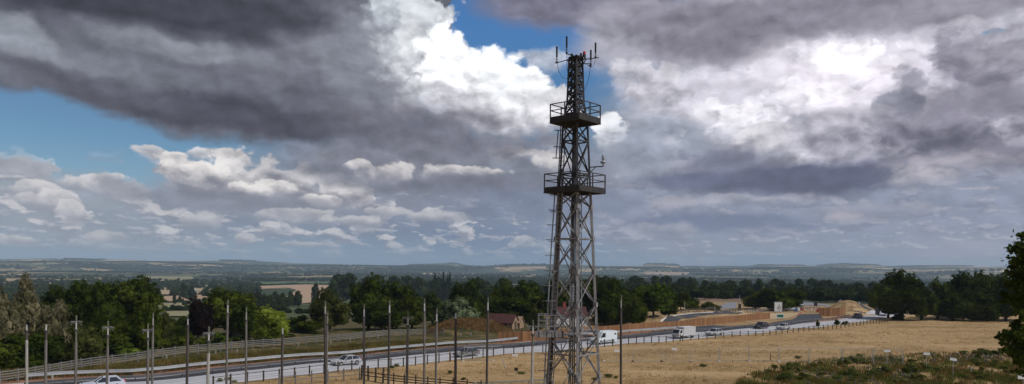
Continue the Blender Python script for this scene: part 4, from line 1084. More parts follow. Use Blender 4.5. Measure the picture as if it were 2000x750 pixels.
HL = ['bright green shrub under the tallest left tree', 'green shrub right of the close pole pair', 'bright shrub behind the close pole pair', 'green shrub beside the dark pole left of the copper tree', 'bright shrub behind the broad domed tree pole', 'green shrub behind the thick pale pole', 'green shrub between the two slender poles at the domed tree', 'dark shrub below the yellow green tree', 'dark shrub right of the short dark pole', 'green shrub left of the touching pole pair', 'dark shrub at the foot of the pole before the great tree', 'green shrub below the right of the great tree', 'dark shrub left of the silvery tree above the mound', 'green shrub right of the short dark pole base', 'green shrub just right of the touching pole pair', 'green shrub in the shade of the great tree', 'green shrub right of the cross arm pole before the great tree', 'olive shrub between third and fourth poles by the fence', 'dark shrub at the fence left of the third pole', 'dark shrub between the two leftmost poles']
for i, ((px, yt, yb, w, D, k), lab) in enumerate(zip(HB, HL)): tree(k, i + 1, px, yt, yb, w, lab, D, 1, name='shrub', cat='shrub', trunk=False, group='shrubs behind the verge fence')
SB = [(1597, 626, 638, 9, 'dark round bush in the roadside fence, between dark car and works fence'), (1635, 624, 634, 13, 'small bush with pointed top in the roadside fence'), (1650, 626, 634, 14, 'low bush right of the pointed one in the roadside fence'), (1752, 611, 625, 26, 'low bush below the large round tree by the road end')]
for i, (px, yt, yb, w, lab) in enumerate(SB): tree('oak', i, px, yt, yb, w, lab, None, 1, name='bush', cat='bush', trunk=False)

# middle distance trees
ORD = 'first second third fourth fifth sixth seventh eighth ninth tenth eleventh twelfth thirteenth fourteenth fifteenth sixteenth seventeenth eighteenth nineteenth twentieth'.split()
def belt(n, x0, x1, y0, y1, D0, D1, w, where, kinds=('far',), seed=1):
    r = random.Random(seed); xs = sorted(x0 + (x1 - x0) * (i + r.uniform(.15, .85)) / n for i in range(n))
    for i, x in enumerate(xs):
        D = r.uniform(D0, D1); yt = y0 + (y1 - y0) * i / max(1, n - 1) + r.uniform(-3.5, 3.5); hy = 520 + .0075 * (x - 1000)
        tree(r.choice(kinds), r.randrange(4), x, yt, None, w * r.uniform(.75, 1.3), '%s tree from the left %s' % (ORD[i], where), D, 2 if D > 420 else 1, name='distant_tree', group='distant trees in the vale', trunk=D < 420)
belt(9, 500, 590, 568, 570, 640, 720, 22, 'in the hedge line between the two stubble fields')
belt(4, 560, 620, 600, 598, 430, 470, 26, 'in the dark row right above the yellow green tree')
belt(6, 505, 560, 583, 592, 480, 560, 24, 'in the dark row behind the domed tree')
belt(1, 614, 617, 552, 552, 800, 801, 24, 'standing alone in the pink stubble field')
belt(14, 655, 965, 536, 545, 760, 1000, 54, 'in the dark belt above the great tree')
belt(10, 640, 960, 556, 575, 420, 560, 40, 'in the nearer belt behind the great tree')
belt(3, 845, 880, 533, 531, 800, 900, 10, 'of the tall narrow poplars left of the conical tree')
belt(16, 1180, 1480, 537, 546, 560, 760, 51, 'in the upper dark belt right of the mast')
belt(12, 1290, 1480, 553, 560, 380, 470, 46, 'in the lower dark belt behind the slip road')
belt(16, 1480, 1730, 543, 550, 520, 700, 42, 'in the upper dark belt behind the works')
belt(10, 1560, 1720, 560, 566, 360, 440, 44, 'in the lower dark belt behind the straw mound')
belt(8, 925, 1090, 545, 548, 520, 640, 45, 'in the belt behind the barn trees')
belt(8, 300, 480, 554, 556, 1000, 1150, 20, 'in the far hedge above the left stubble fields')
belt(5, 340, 370, 572, 590, 700, 900, 10, 'in the short hedge between the left stubble fields')

# far woods and hedgerows as mass
def far_woods():
    r = np.random.RandomState(5); C = []; 
    def put(x, y, w, h): C.append((x, y, w, h))
    for i in range(460):     # hedgerow lines
        R0 = math.exp(r.uniform(math.log(950), math.log(7000))); a = math.radians(r.uniform(-38, 38)); x, y = R0 * math.sin(a), R0 * math.cos(a)
        d = r.choice([r.uniform(-.25, .25), r.uniform(1.2, 1.9)]); L = r.uniform(120, 420); n = int(L / (9 + R0 / 400))
        for k in range(n):
            t = (k / n - .5) * L; put(x + math.cos(d) * t + r.normal(0, 2), y + math.sin(d) * t + r.normal(0, 2), r.uniform(5, 9) + R0 / 1200, r.choice([3.5, 4.5, 10, 12]) * r.uniform(.8, 1.2))
    for i in range(120):     # copses
        R0 = math.exp(r.uniform(math.log(1150), math.log(8500))); a = math.radians(r.uniform(-38, 38)); x, y = R0 * math.sin(a), R0 * math.cos(a)
        for k in range(int(r.uniform(15, 60))): put(x + r.normal(0, 30 + R0 / 50), y + r.normal(0, 18 + R0 / 120), r.uniform(8, 13) + R0 / 900, r.uniform(9, 15))
    for (pa_, pb_, R0, hh) in ((125, 205, 10250, 22), (430, 500, 10250, 22), (505, 560, 10200, 12), (690, 735, 10200, 12), (800, 870, 10200, 14), (1258, 1326, 10250, 24), (1340, 1475, 10300, 12), (1478, 1570, 10350, 18), (1595, 1720, 10200, 19), (1750, 1900, 10300, 14), (0, 110, 10250, 10), (1085, 1170, 10200, 16), (990, 1030, 10200, 14)):
        for p_ in np.arange(pa_, pb_, 1.7):
            a = math.atan2(ray(p_, 520)[0], 1); 
            for q_ in range(2): rr_ = R0 + r.uniform(-90, 60); put(rr_ * math.sin(a), rr_ * math.cos(a), r.uniform(12, 20), hh * r.uniform(.6, 1.1))
    for i in range(60):      # woods on the low ridge
        R0 = r.uniform(6300, 7600); a = math.radians(r.uniform(-38, -4) if i < 42 else r.uniform(8, 38)); x, y = R0 * math.sin(a), R0 * math.cos(a)
        for k in range(int(r.uniform(30, 90))): put(x + r.normal(0, 190), y + r.normal(0, 60), r.uniform(14, 24), r.uniform(10, 15))
    C = np.array(C); x, y = C[:, 0], C[:, 1]
    # keep the tan fields clear
    px = 1000 + F * x / y; gzv = ground(x, y); py = 520 + .0075 * (px - 1000) + F * (EYE - gzv) / y
    bad = np.zeros(len(C), bool)
    for a, b, c, d in ((300, 415, 568, 625), (505, 692, 556, 600), (470, 660, 550, 556), (790, 896, 563, 575), (280, 392, 539, 549)):
        bad |= (px > a) & (px < b) & (py > c - 1) & (py < d)
    C = C[~bad]; V, Q = crown_arrays(3, 1, 1, 1, 5, 60, .5, core=.9); n = len(C); nb = len(V)
    print('far lumps', n, 'faces', n * len(Q))
    rot = r.uniform(0, 6.28, n); co, si = np.cos(rot), np.sin(rot)
    z = ground(C[:, 0], C[:, 1])
    vx = V[None, :, 0] * co[:, None] - V[None, :, 1] * si[:, None]; vy = V[None, :, 0] * si[:, None] + V[None, :, 1] * co[:, None]
    W = np.stack([C[:, 0, None] + vx * C[:, 2, None] * .75, C[:, 1, None] + vy * C[:, 2, None] * .75, z[:, None] + C[:, 3, None] * (.45 + .55 * V[None, :, 2])], -1).reshape(-1, 3)
    QQ = (Q[None] + (np.arange(n) * nb)[:, None, None]).reshape(-1, 4)
    tag(obj('distant_woodland', np_mesh('distant_woodland', W, QQ, L_FAR)), kind='stuff')
far_woods()

# hedges between the stubble fields
def lumps(name, pts, size, m, kind='stuff', label=None, cat=None, V0=None, tilt=.0):
    V, Q = V0 if V0 is not None else crown_arrays(4, 1, 1, 1, 6, 160, .38, core=.85)
    n = len(pts); P_ = np.array(pts); r = np.random.RandomState(len(pts)); rot = r.uniform(0, 6.28, n); co, si = np.cos(rot), np.sin(rot); S_ = np.array(size)
    vx = V[None, :, 0] * co[:, None] - V[None, :, 1] * si[:, None]; vy = V[None, :, 0] * si[:, None] + V[None, :, 1] * co[:, None]
    z = ground(P_[:, 0], P_[:, 1])
    W = np.stack([P_[:, 0, None] + vx * S_[:, 0, None], P_[:, 1, None] + vy * S_[:, 0, None], z[:, None] + S_[:, 1, None] * (.45 + .55 * V[None, :, 2])], -1).reshape(-1, 3)
    QQ = (Q[None] + (np.arange(n) * len(V))[:, None, None]).reshape(-1, 4)
    c = W.mean(0); c[2] = W[:, 2].min(); o = obj(name, np_mesh(name, W - c, QQ, m), None, c)
    return tag(o, label, cat, kind=kind)
HG = [([(312, 592), (350, 591), (392, 590)], 'thin dark hedge between the tan and the greenish left fields'), ([(318, 608), (345, 606), (375, 608)], 'lowest ragged hedge across the left greenish fields'), ([(305, 578), (355, 577), (410, 576)], 'upper thin hedge across the left tan fields'),
      ([(508, 558), (580, 555), (655, 556)], 'dark hedge along the top of the pink stubble field'), ([(358, 577), (366, 584), (378, 589)], 'slanting leafy hedge in the left tan fields')]
for pts, lab in HG:
    P3 = [G(*p) for p in pts]; L = []; 
    for a, b in zip(P3, P3[1:]):
        n = int((b - a).length / 3) + 1
        L += [tuple(a.lerp(b, k / n))[:2] for k in range(n)]
    rr = random.Random(len(L)); lumps('hedge', [(x + rr.uniform(-1, 1), y + rr.uniform(-1, 1)) for x, y in L], [(rr.uniform(2, 3), rr.choice([2.5, 3, 4.5]) * rr.uniform(.8, 1.2)) for _ in L], L_FAR, kind=None, label=lab, cat='hedge')

# near oak whose boughs come in at the right edge
def near_oak():
    D = 42.0; r = np.random.RandomState(9); tx = at(2090, 600, D + 1).x; base = Vector((tx, D + 1, gz(tx, D + 1)))
    root = empty('oak_tree', base, 'near oak reaching in from the right edge with large dark leaves', 'tree'); 
    blobs = [(1996, 486, 16), (2010, 520, 30), (1985, 517, 14), (1992, 545, 24), (1972, 556, 14), (2006, 580, 28), (1975, 585, 16), (1960, 572, 9), (1990, 604, 14), (2030, 500, 45), (2040, 560, 50), (2050, 620, 50),
             (1994, 640, 14), (1970, 652, 14), (1956, 664, 12), (1948, 658, 5), (1984, 668, 22), (1964, 684, 10), (1996, 690, 22), (2005, 715, 20), (2030, 680, 40), (1999, 655, 18), (1986, 702, 10), (1991, 625, 8), (2010, 470, 18), (1985, 505, 8)]
    P_ = []; Nn = []
    for x, y, s in blobs:
        dd = D + r.uniform(-1.5, 1.5); c = at(x, y, dd); R = s * D / F; n = int(18 + s * s * .95)
        K = max(3, n // 30); sc_ = r.normal(size=(K, 3)); sc_ /= np.linalg.norm(sc_, axis=1)[:, None]; sc_ *= r.uniform(.3, 1.05, K)[:, None]; sk = r.randint(0, K, n)
        dl = r.normal(size=(n, 3)) * .17; P_.append(np.array(c)[None] + (sc_[sk] + dl * np.array([1.3, 1.3, .7])) * R); d = sc_[sk] + dl; d /= np.linalg.norm(d, axis=1)[:, None]; Nn.append(d)
    P_ = np.concatenate(P_) - np.array(base); d = np.concatenate(Nn); n = len(P_)
    nrm = d * .4 + r.normal(0, .6, (n, 3)) + np.array([0, 0, .5]); nrm /= np.linalg.norm(nrm, axis=1)[:, None]
    t = np.cross(nrm, r.normal(size=(n, 3))); t /= np.linalg.norm(t, axis=1)[:, None]; b = np.cross(nrm, t); sz = .24 * r.uniform(.6, 1.3, n)[:, None]
    V = np.stack([P_ - t * sz * .5, P_ + b * sz * .35, P_ + t * sz * .5, P_ - b * sz * .35], 1).reshape(-1, 3)
    obj('crown', np_mesh('crown', V, np.arange(4 * n).reshape(-1, 4), leafmat('near_oak_leaves', (.020, .036, .008), (.085, .12, .020), .3, 1.2)), root)
    mb = MB(); o = base; mb.tube([base - o, Vector((.1, 0, 4)), Vector((-.1, .1, 9)), Vector((0, 0, 14))], [.42, .34, .25, .1], 10)
    for (x, y), st in (((1996, 520), 9.5), ((1990, 590), 8), ((1975, 580), 8.5), ((1960, 662), 4.5), ((1990, 690), 3.8), ((2000, 490), 11), ((1985, 655), 5)):
        e = at(x, y, D) - o; s = Vector((0, 0, st)); mb.tube([s, s.lerp(e, .5) + Vector((0, 0, .5)), e], [.13, .07, .015], 6)
    mb.build('trunk', M['bark'], root, (0, 0, 0))
near_oak()

# ------------------------------------------------------------------ grass, weeds, rubble
def tufts(name, gen, n, h, m, seed, blades=5, spread=.25):
    r = np.random.RandomState(seed); X_, Y_ = gen(r, n); n = len(X_); Z_ = ground(X_, Y_)
    X_ = np.repeat(X_, blades) + r.normal(0, spread, n * blades); Y_ = np.repeat(Y_, blades) + r.normal(0, spread, n * blades); Z_ = np.repeat(Z_, blades) - .02; k = n * blades
    H_ = h * r.uniform(.5, 1.3, k); a = r.uniform(0, 6.28, k); w = h * .09 * r.uniform(.7, 1.5, k); lx, ly = r.normal(0, .3, k) * H_, r.normal(0, .3, k) * H_
    A_ = np.stack([X_ - np.cos(a) * w, Y_ - np.sin(a) * w, Z_], -1); B_ = np.stack([X_ + np.cos(a) * w, Y_ + np.sin(a) * w, Z_], -1); C_ = np.stack([X_ + lx, Y_ + ly, Z_ + H_], -1)
    V = np.stack([A_, B_, C_], 1).reshape(-1, 3); me = np_mesh(name, V, np.arange(3 * k).reshape(-1, 3), m, 3)
    return tag(obj(name, me), kind='stuff')
_U = np.array([.77, .64])
def roadq(x, y):   # signed distance from the near road edge (positive: on and beyond the road)
    yy = np.interp(x, _xs, _ys); return (y - yy) * .77
def gen_field(r, n):
    Y_ = np.exp(r.uniform(np.log(76), np.log(235), n * 3)); px = r.uniform(380, 2010, n * 3); X_ = (px - 1000) / F * Y_
    k = (roadq(X_, Y_) < -1.0) ; X_, Y_ = X_[k], Y_[k]
    c = np.sin(X_ * .21 + np.sin(Y_ * .3) * 2) + np.sin(X_ * .07 - Y_ * .4) + r.normal(0, .8, len(X_)); k = c > -.1
    return X_[k][:n], Y_[k][:n]
tufts('dry_grass', gen_field, 16000, .27, L_DRY, 1)
L_BRN = leafmat('brown_grass_blades', (.10, .055, .022), (.24, .14, .06), .25, .15)
tufts('brown_grass', gen_field, 1200, .34, L_BRN, 2)
def gen_verge(r, n):
    s = r.uniform(-95, s_of(1000), n); o = r.uniform(16.2, 27, n); A_ = np.array([road(a, b)[:2] for a, b in zip(s, o)]); return A_[:, 0], A_[:, 1]
tufts('verge_grass', gen_verge, 5200, .55, L_BRN, 3)
tufts('verge_weeds', gen_verge, 4200, .6, L_WEED, 4)
tufts('bank_grass', lambda r, n: (lambda a: (a[:, 0], a[:, 1]))(np.array([tuple(at(918, 655, 166) + Vector((r.uniform(-9, 9), r.uniform(-5, 4), 0)))[:2] for _ in range(n)])), 900, .5, L_DRY, 6)
tufts('brown_bank_grass', lambda r, n: (lambda a: (a[:, 0], a[:, 1]))(np.array([tuple(at(918, 655, 166) + Vector((r.uniform(-9, 9), r.uniform(-5, 4), 0)))[:2] for _ in range(n)])), 2600, .6, L_BRN, 12)
ROUGH = [(1440, 745), (1500, 722), (1560, 712), (1620, 704), (1680, 700), (1740, 694), (1830, 690), (1900, 692), (2010, 692), (2010, 775), (1440, 775)]
def in_poly(x, y, poly):
    c = False; n = len(poly)
    for i in range(n):
        x1, y1 = poly[i]; x2, y2 = poly[(i + 1) % n]
        if (y1 > y) != (y2 > y) and x < (x2 - x1) * (y - y1) / (y2 - y1) + x1: c = not c
    return c
def gen_rough(r, n, ph=0.0):
    out = []
    while len(out) < n:
        x, y = r.uniform(1440, 2010), r.uniform(690, 775)
        cl = math.sin(x * .043 + 1.1 * ph) * math.sin(y * .22 + x * .011 + ph) + .5 * math.sin(x * .11 + y * .17 + ph * 2)
        if cl + r.normal(0, .35) > .05 and in_poly(x, y + r.normal(0, 4), ROUGH):
            hy = 520 + .0075 * (x - 1000); Y_ = F * EYE / (y - hy); out.append(((x - 1000) / F * Y_, Y_))
    a = np.array(out); return a[:, 0], a[:, 1]
tufts('rough_grass', gen_rough, 2600, .5, L_BRN, 7)
tufts('rough_green_grass', lambda r, n: gen_rough(r, n, 1.9), 3600, .5, L_WEED, 8)
tufts('rough_dark_growth', lambda r, n: gen_rough(r, n, 3.6), 2300, .45, L_MID, 9)
r_ = np.random.RandomState(3)
def weed_pts(n, zone):
    o = []
    while len(o) < n:
        x, y = r_.uniform(zone[0], zone[2]), r_.uniform(zone[1], zone[3])
        hy = 520 + .0075 * (x - 1000); Y_ = F * EYE / (y - hy)
        if math.sin(x * .05) + math.sin(y * .3 + x * .02) + r_.normal(0, .7) > 0.1: o.append(((x - 1000) / F * Y_, Y_))
    return o
wp = weed_pts(70, (1470, 706, 1830, 748)) + weed_pts(26, (1830, 690, 2000, 745)) + weed_pts(16, (1640, 694, 1760, 712)) + weed_pts(12, (1840, 686, 1960, 694))
lumps('weed_clumps', wp, [(r_.uniform(.4, 1.0), r_.uniform(.3, .9)) for _ in wp], L_WEED, V0=crown_arrays(8, 1, 1, 1, 7, 420, .24, core=.3))
wp = weed_pts(22, (1500, 712, 1760, 748)) + weed_pts(10, (1840, 690, 1990, 745))
lumps('bramble_clumps', wp, [(r_.uniform(.4, .9), r_.uniform(.3, .8)) for _ in wp], L_MID, V0=crown_arrays(8, 1, 1, 1, 7, 420, .24, core=.3))
# small green clumps in the straw field
wp = [tuple(G(x, y))[:2] for x, y in [(1190, 737), (1202, 739), (1165, 742), (775, 716), (765, 719), (905, 742), (1560, 700), (880, 730), (1375, 716), (1020, 730), (430, 745), (444, 742), (458, 747)]]
lumps('weed_clumps', wp, [(r_.uniform(.4, .9), r_.uniform(.3, .5)) for _ in wp], L_WEED, V0=crown_arrays(8, 1, 1, 1, 7, 300, .24, core=.6))
# rubble
rb = MB(); 
for k in range(420):
    x = r_.choice([r_.normal(1640, 60), r_.normal(1900, 45), r_.normal(1760, 60)]); y = r_.normal(735, 9) if x < 1800 else r_.normal(699, 5)
    hy = 520 + .0075 * (x - 1000); Y_ = F * EYE / (max(y, 690) - hy); X_ = (x - 1000) / F * Y_; s = r_.uniform(.12, .55)
    rb.box((X_, Y_, gz(X_, Y_) + s * .25), (s, s * r_.uniform(.5, 1), s * r_.uniform(.4, .8)), r_.uniform(0, 3), taper=r_.uniform(.4, .8))
tag(rb.build('rubble', mat('rubble_stone', (.12, .10, .11), .9, 0, .45, 1.2)), kind='stuff')

# ------------------------------------------------------------------ temporary fence panels and signs
pan = None
PX = [(905, 963, 705), (1180, 1236, 706), (1236, 1292, 706), (1292, 1348, 706), (1348, 1404, 706), (1404, 1463, 705.5), (1463, 1521, 706), (1521, 1580, 707), (1580, 1645, 708), (1645, 1705, 709), (1705, 1765, 711)]
for i, (x0, x1, yb) in enumerate(PX):
    a, b = G(x0, yb), G(x1, yb); root = empty('fence_panel', tuple((a + b) / 2), '%s mesh fence panel from the left in the straw field' % ['first lone', 'second', 'third', 'fourth', 'fifth', 'sixth', 'seventh', 'eighth', 'ninth', 'tenth', 'eleventh'][i], 'fence panel', 'temporary mesh fence panels in the straw field'); org = tuple((a + b) / 2)
    H_ = 2.35; q = MB(); ax, ay, bx, by = a.x + .12, a.y, b.x - .12, b.y; r1 = .028 if i in (1, 2, 3, 4) else .045
    za, zb = gz(ax, ay), gz(bx, by)
    q.bar((ax, ay, za), (ax, ay, za + H_), r1 * 1.6); q.bar((bx, by, zb), (bx, by, zb + H_), r1 * 1.6); q.bar((ax, ay, za + H_), (bx, by, zb + H_), r1 * 1.2)
    q.bar((ax, ay, za + .15), (bx, by, zb + .15), r1 * 1.5)
    q.build('frame', M['heras'], root, org)
    q = MB()
    for t in np.linspace(.04, .96, 16): q.bar((ax + (bx - ax) * t, ay + (by - ay) * t, za + .16), (ax + (bx - ax) * t, ay + (by - ay) * t, za + H_ - .01), .008)
    for z in np.linspace(.4, 2.1, 5): q.bar((ax, ay, za + z), (bx, by, zb + z), .008)
    q.build('mesh', M['heras'], root, org)
    for p in (a, b): q = MB(); q.box((p.x, p.y, gz(p.x, p.y) + .07), (.25, .7, .13)); q.build('foot', M['kerb'], root, org)
WS = [(1006, 694, 112, 11, 4, 'small white board on a stake in the straw field, left of the mast'), (1205, 685, 113, 11, 4, 'small white board on the mesh fence beside the lone dark pole'), (1317, 682, 113, 10, 4, 'small white board on the mesh fence right of the lone pole'), (1733, 685.5, 112, 12, 4, 'white board at the left of the rough ground, leftmost of three'),
      (1810, 691, 108, 13, 4.5, 'middle one of three white boards by the rough ground'), (1862, 702, 102, 13, 5, 'tilted white board, rightmost of the three by the rough ground'), (1999, 736, 84, 22, 9, 'white board at the lower right corner')]
for px, py, D, w, h, lab in WS:
    c = at(px, py, D); u = D / F; g = gz(c.x, c.y); root = empty('white_board', (c.x, c.y, g), lab, 'notice board', 'small white boards'); q = MB()
    tilt = .3 if 'tilted' in lab else .05
    q.bar((c.x - w * u / 2, c.y, c.z + tilt * .3), (c.x + w * u / 2, c.y, c.z - tilt * .3), .04, h * u); q.build('board', M['white'], root, (c.x, c.y, g))
    q = MB(); q.bar((c.x, c.y + .05, g), (c.x, c.y + .05, c.z), .05); q.build('stake', M['heras'], root, (c.x, c.y, g))
q = MB(); c = at(1008, 721, 100); g = gz(c.x, c.y); root = empty('dark_box', (c.x, c.y, g), 'small black box on a short stake in the straw field left of the mast', 'box'); q.box((c.x, c.y, c.z), (.5, .3, .38)); q.build('box', M['black'], root, (c.x, c.y, g)); q = MB(); q.bar((c.x, c.y, g), (c.x, c.y, c.z - .19), .06); q.build('stake', M['heras'], root, (c.x, c.y, g))
q = MB(); c = G(988, 722); t = c + Vector((-.55, 0, 1.9)); q.tube([c, t], .06, 6); tag(q.build('leaning_stake', M['heras'], None, tuple(c)), 'pale stake leaning to the left in the straw field beside the mast', 'stake')
for i, (px, yt, yb, lab) in enumerate([(878, 680, 707, 'pale thin marker post beside the blurred dark car'), (932, 690, 704, 'short pale post in the straw field under the dark pole'), (1897, 716, 731, 'pale stake in the rough ground at the right'), (1762, 692, 704, 'pale short post at the left edge of the rough ground'), (1505, 690, 704, 'small reddish stake in the mesh fence'), (1299, 690, 706, 'pale leaning post at a joint of the mesh fence'), (1404, 692, 706, 'pale leaning post further right in the mesh fence')]):
    g = G(px, yb); t = at(px + (3 if 'lean' in lab else 0), yt, g.y); q = MB(); q.bar((g.x, g.y, g.z - .1), (t.x, t.y, t.z), .11); tag(q.build('marker_post', M['earth'] if 'red' in lab else M['heras'], None, tuple(g)), lab, 'post')
for i, (px, yb, lab) in enumerate([(60, 742, 'below the willows'), (102, 745, 'beside the second pole'), (325, 703, 'right of the close pole pair'), (421, 694, 'right of the thick pale pole'), (463, 691, 'before the domed tree'), (583, 677, 'under the yellow green tree'), (646, 672, 'right of the touching pole pair'), (684, 668, 'left of the white tipped pole'), (738, 661, 'left of the great tree pole'), (900, 657, 'on the brown mound at its left'), (920, 656, 'on the brown mound near its middle')]):
    g = G(px, yb); q = MB(); q.box((g.x, g.y, g.z + .38), (.16, .16, .8)); tag(q.build('tree_guard', M['pole_pale'], None, tuple(g)), 'pale sapling guard tube on the verge ' + lab, 'sapling guard', 'pale sapling guards along the verge')

def text(s, loc, size, m, parent, org, rz=0):
    cu = bpy.data.curves.new('lettering', 'FONT'); cu.body = s; cu.size = size; cu.align_x = 'CENTER'; cu.extrude = .01; cu.materials.append(m)
    tmp = bpy.data.objects.new('lettering', cu); COL.objects.link(tmp); bpy.context.view_layer.update()
    me = bpy.data.meshes.new_from_object(tmp.evaluated_get(bpy.context.evaluated_depsgraph_get())); bpy.data.objects.remove(tmp)
    o = obj('lettering', me, parent, (loc[0] - org[0], loc[1] - org[1], loc[2] - org[2])); o.rotation_euler = (math.radians(90), 0, rz); return o
# white direction sign with a roundabout diagram
def dir_sign():
    D = 246.0; u = D / F; c = at(1520, 599.5, D); g = gz(c.x, c.y); org = (c.x, c.y, g)
    root = empty('direction_sign', org, 'large white direction sign with a black roundabout diagram at the junction', 'road sign'); W, H = 15.5 * u, 19.5 * u
    q = MB(); q.box((c.x, c.y, c.z), (W, .08, H)); q.build('panel', M['white'], root, org)
    q = MB(); fy = c.y - .055
    for a, b in (((-.46, .47), (.46, .47)), ((-.46, -.47), (.46, -.47)), ((-.46, -.47), (-.46, .47)), ((.46, -.47), (.46, .47))): q.bar((c.x + a[0] * W, fy, c.z + a[1] * H), (c.x + b[0] * W, fy, c.z + b[1] * H), .02, .05)
    q.build('border', M['black'], root, org)
    q = MB(); cx, cz, R = c.x + .12 * W, c.z - .1 * H, .17 * W
    pts = [(cx + R * math.cos(a), fy, cz + R * math.sin(a)) for a in np.linspace(-1.1, 4.3, 15)]
    for a, b in zip(pts, pts[1:]): q.bar(a, b, .02, .22)
    q.bar((cx, fy, cz + R), (cx, fy, cz + R + .16 * H), .02, .2); q.bar((cx, fy, cz - R), (cx, fy, cz - R - .16 * H), .02, .26)
    q.add([(cx - .25, fy - .01, cz + R + .15 * H), (cx + .25, fy - .01, cz + R + .15 * H), (cx, fy - .01, cz + R + .23 * H)], [(0, 1, 2)])
    q.bar((cx - R, fy, cz), (cx - R - .12 * W, fy, cz), .02, .16)
    q.build('roundabout_diagram', M['black'], root, org)
    for x in (-.3, .3): q = MB(); q.bar((c.x + x * W, c.y + .1, g - .1), (c.x + x * W, c.y + .1, c.z + H / 2), .14); q.build('post', M['panelgrey'], root, org)
    D = 214.0; u = D / F; c = at(1523, 617, D); g = gz(c.x, c.y); org = (c.x, c.y, g); W, H = 16 * u, 8.5 * u
    root = empty('green_sign', org, 'low green direction sign with pale border below the white sign', 'road sign')
    q = MB(); q.box((c.x, c.y, c.z), (W, .06, H)); q.build('panel', M['white'], root, org)
    q = MB(); q.box((c.x + .1 * W, c.y - .045, c.z), (W * .68, .02, H * .6)); q.build('face', M['green_sign'], root, org)
    q = MB(); a = c + Vector((-.36 * W, -.05, 0)); q.add([(a.x - .2, a.y, a.z), (a.x + .2, a.y, a.z - .3), (a.x + .2, a.y, a.z + .3)], [(0, 1, 2)]); q.build('arrow', M['green_sign'], root, org)
    for x in (-.3, .3): q = MB(); q.bar((c.x + x * W, c.y + .08, g - .1), (c.x + x * W, c.y + .08, c.z + H / 2 - .1), .1); q.build('post', M['panelgrey'], root, org)
dir_sign()
def back_sign(px, y0, y1, wpx, D, lab):
    u = D / F; c = at(px, (y0 + y1) / 2, D); g = gz(c.x, c.y); org = (c.x, c.y, g); root = empty('sign_back', org, lab, 'road sign'); W, H = wpx * u, (y1 - y0) * u
    q = MB(); q.box((c.x, c.y, c.z), (W, .06, H)); q.build('panel', M['panelgrey'], root, org)
    q = MB()
    for z in (-.3, 0, .3): q.box((c.x, c.y - .06, c.z + z * H), (W * .96, .05, .08))
    q.build('batten', M['steel_dark'], root, org)
    for x in (-.3, .3): q = MB(); q.bar((c.x + x * W, c.y - .1, g - .1), (c.x + x * W, c.y - .1, c.z + H / 2), .13); q.build('post', M['steel_dark'], root, org)
back_sign(1714, 601, 617, 9, 236, 'dark grey back of a large sign beside the road end at the right')
back_sign(1593, 591, 599.5, 7, 290, 'smaller dark sign back on the far road behind the works')
# chevron boards on the works fence, cones, water barriers
def stripes(px, py, D, wpx, hpx, lab):
    u = D / F; c = at(px, py, D); g = gz(c.x, c.y); org = (c.x, c.y, g); root = empty('chevron_board', org, lab, 'road sign', 'striped works boards'); W, H = wpx * u, hpx * u
    q = MB(); q.box((c.x, c.y, c.z), (W, .05, H)); q.build('panel', M['white'], root, org); q = MB()
    for k in range(2): x = c.x - W * .3 + k * W * .5; q.add([(x, c.y - .03, c.z - H / 2), (x + W * .2, c.y - .03, c.z - H / 2), (x + W * .28, c.y - .03, c.z + H / 2), (x + .08 * W, c.y - .03, c.z + H / 2)], [(0, 1, 2, 3)])
    q.build('stripe', M['red'], root, org); q = MB(); q.bar((c.x, c.y + .06, g - .05), (c.x, c.y + .06, c.z), .1); q.build('post', M['steel_dark'], root, org)
stripes(1603.5, 607, 242, 4, 6, 'left striped red and white board before the orange works fence')
stripes(1610.5, 608, 240, 4, 7, 'right striped red and white board before the orange works fence')
stripes(1580.5, 602.5, 262, 4, 5, 'striped red and white board right of the parked site vans')
stripes(1586.5, 604, 258, 4, 5, 'striped board nearest left of the orange works fence')
def cone(px, yb, lab, h=.95):
    g = G(px, yb); org = tuple(g); root = empty('traffic_cone', org, lab, 'traffic cone', 'orange and white traffic cones at the works'); q = MB(); q.box((g.x, g.y, g.z + .04), (.5, .5, .06)); q.lathe((g.x, g.y, g.z + .07), [(.2, 0), (.05, h)], 10); q.build('body', M['orange'], root, org)
    q = MB(); q.lathe((g.x, g.y, g.z + .07 + h * .4), [(.155, 0), (.11, h * .3)], 10); q.build('band', M['white'], root, org)
for px, yb, lab in [(1479.5, 611, 'lone cone left of the white direction sign'), (1561, 614.5, 'cone at the corner of the dark junction road'), (1564, 612.5, 'cone just behind the junction corner'), (1572, 609.5, 'cone beside the blue panel'), (1618, 611, 'cone in front of the orange works fence')]: cone(px, yb, lab, 1.3)
def barrier_box(px, yb, wpx, h, m, lab):
    g = G(px, yb); u = g.y / F; org = tuple(g); q = MB(); q.box((g.x, g.y, g.z + h / 2), (wpx * u, .45, h), taper=.8); root = empty('road_barrier', org, lab, 'barrier'); q.build('body', m, root, org); q = MB(); q.box((g.x, g.y, g.z + .06), (wpx * u + .1, .6, .12)); q.build('foot', M['black'], root, org)
barrier_box(1554.5, 608.5, 5, 1.1, M['blue'], 'blue water filled barrier right of the white site vans')
barrier_box(1560, 607.5, 4, 1.2, M['white'], 'white barrier standing next to the blue barrier')
barrier_box(1566, 606.5, 3, 1.0, M['red'], 'red barrier standing right of the white barrier')
barrier_box(1597, 609, 4, 1.0, M['red'], 'red barrier beside the orange works fence')
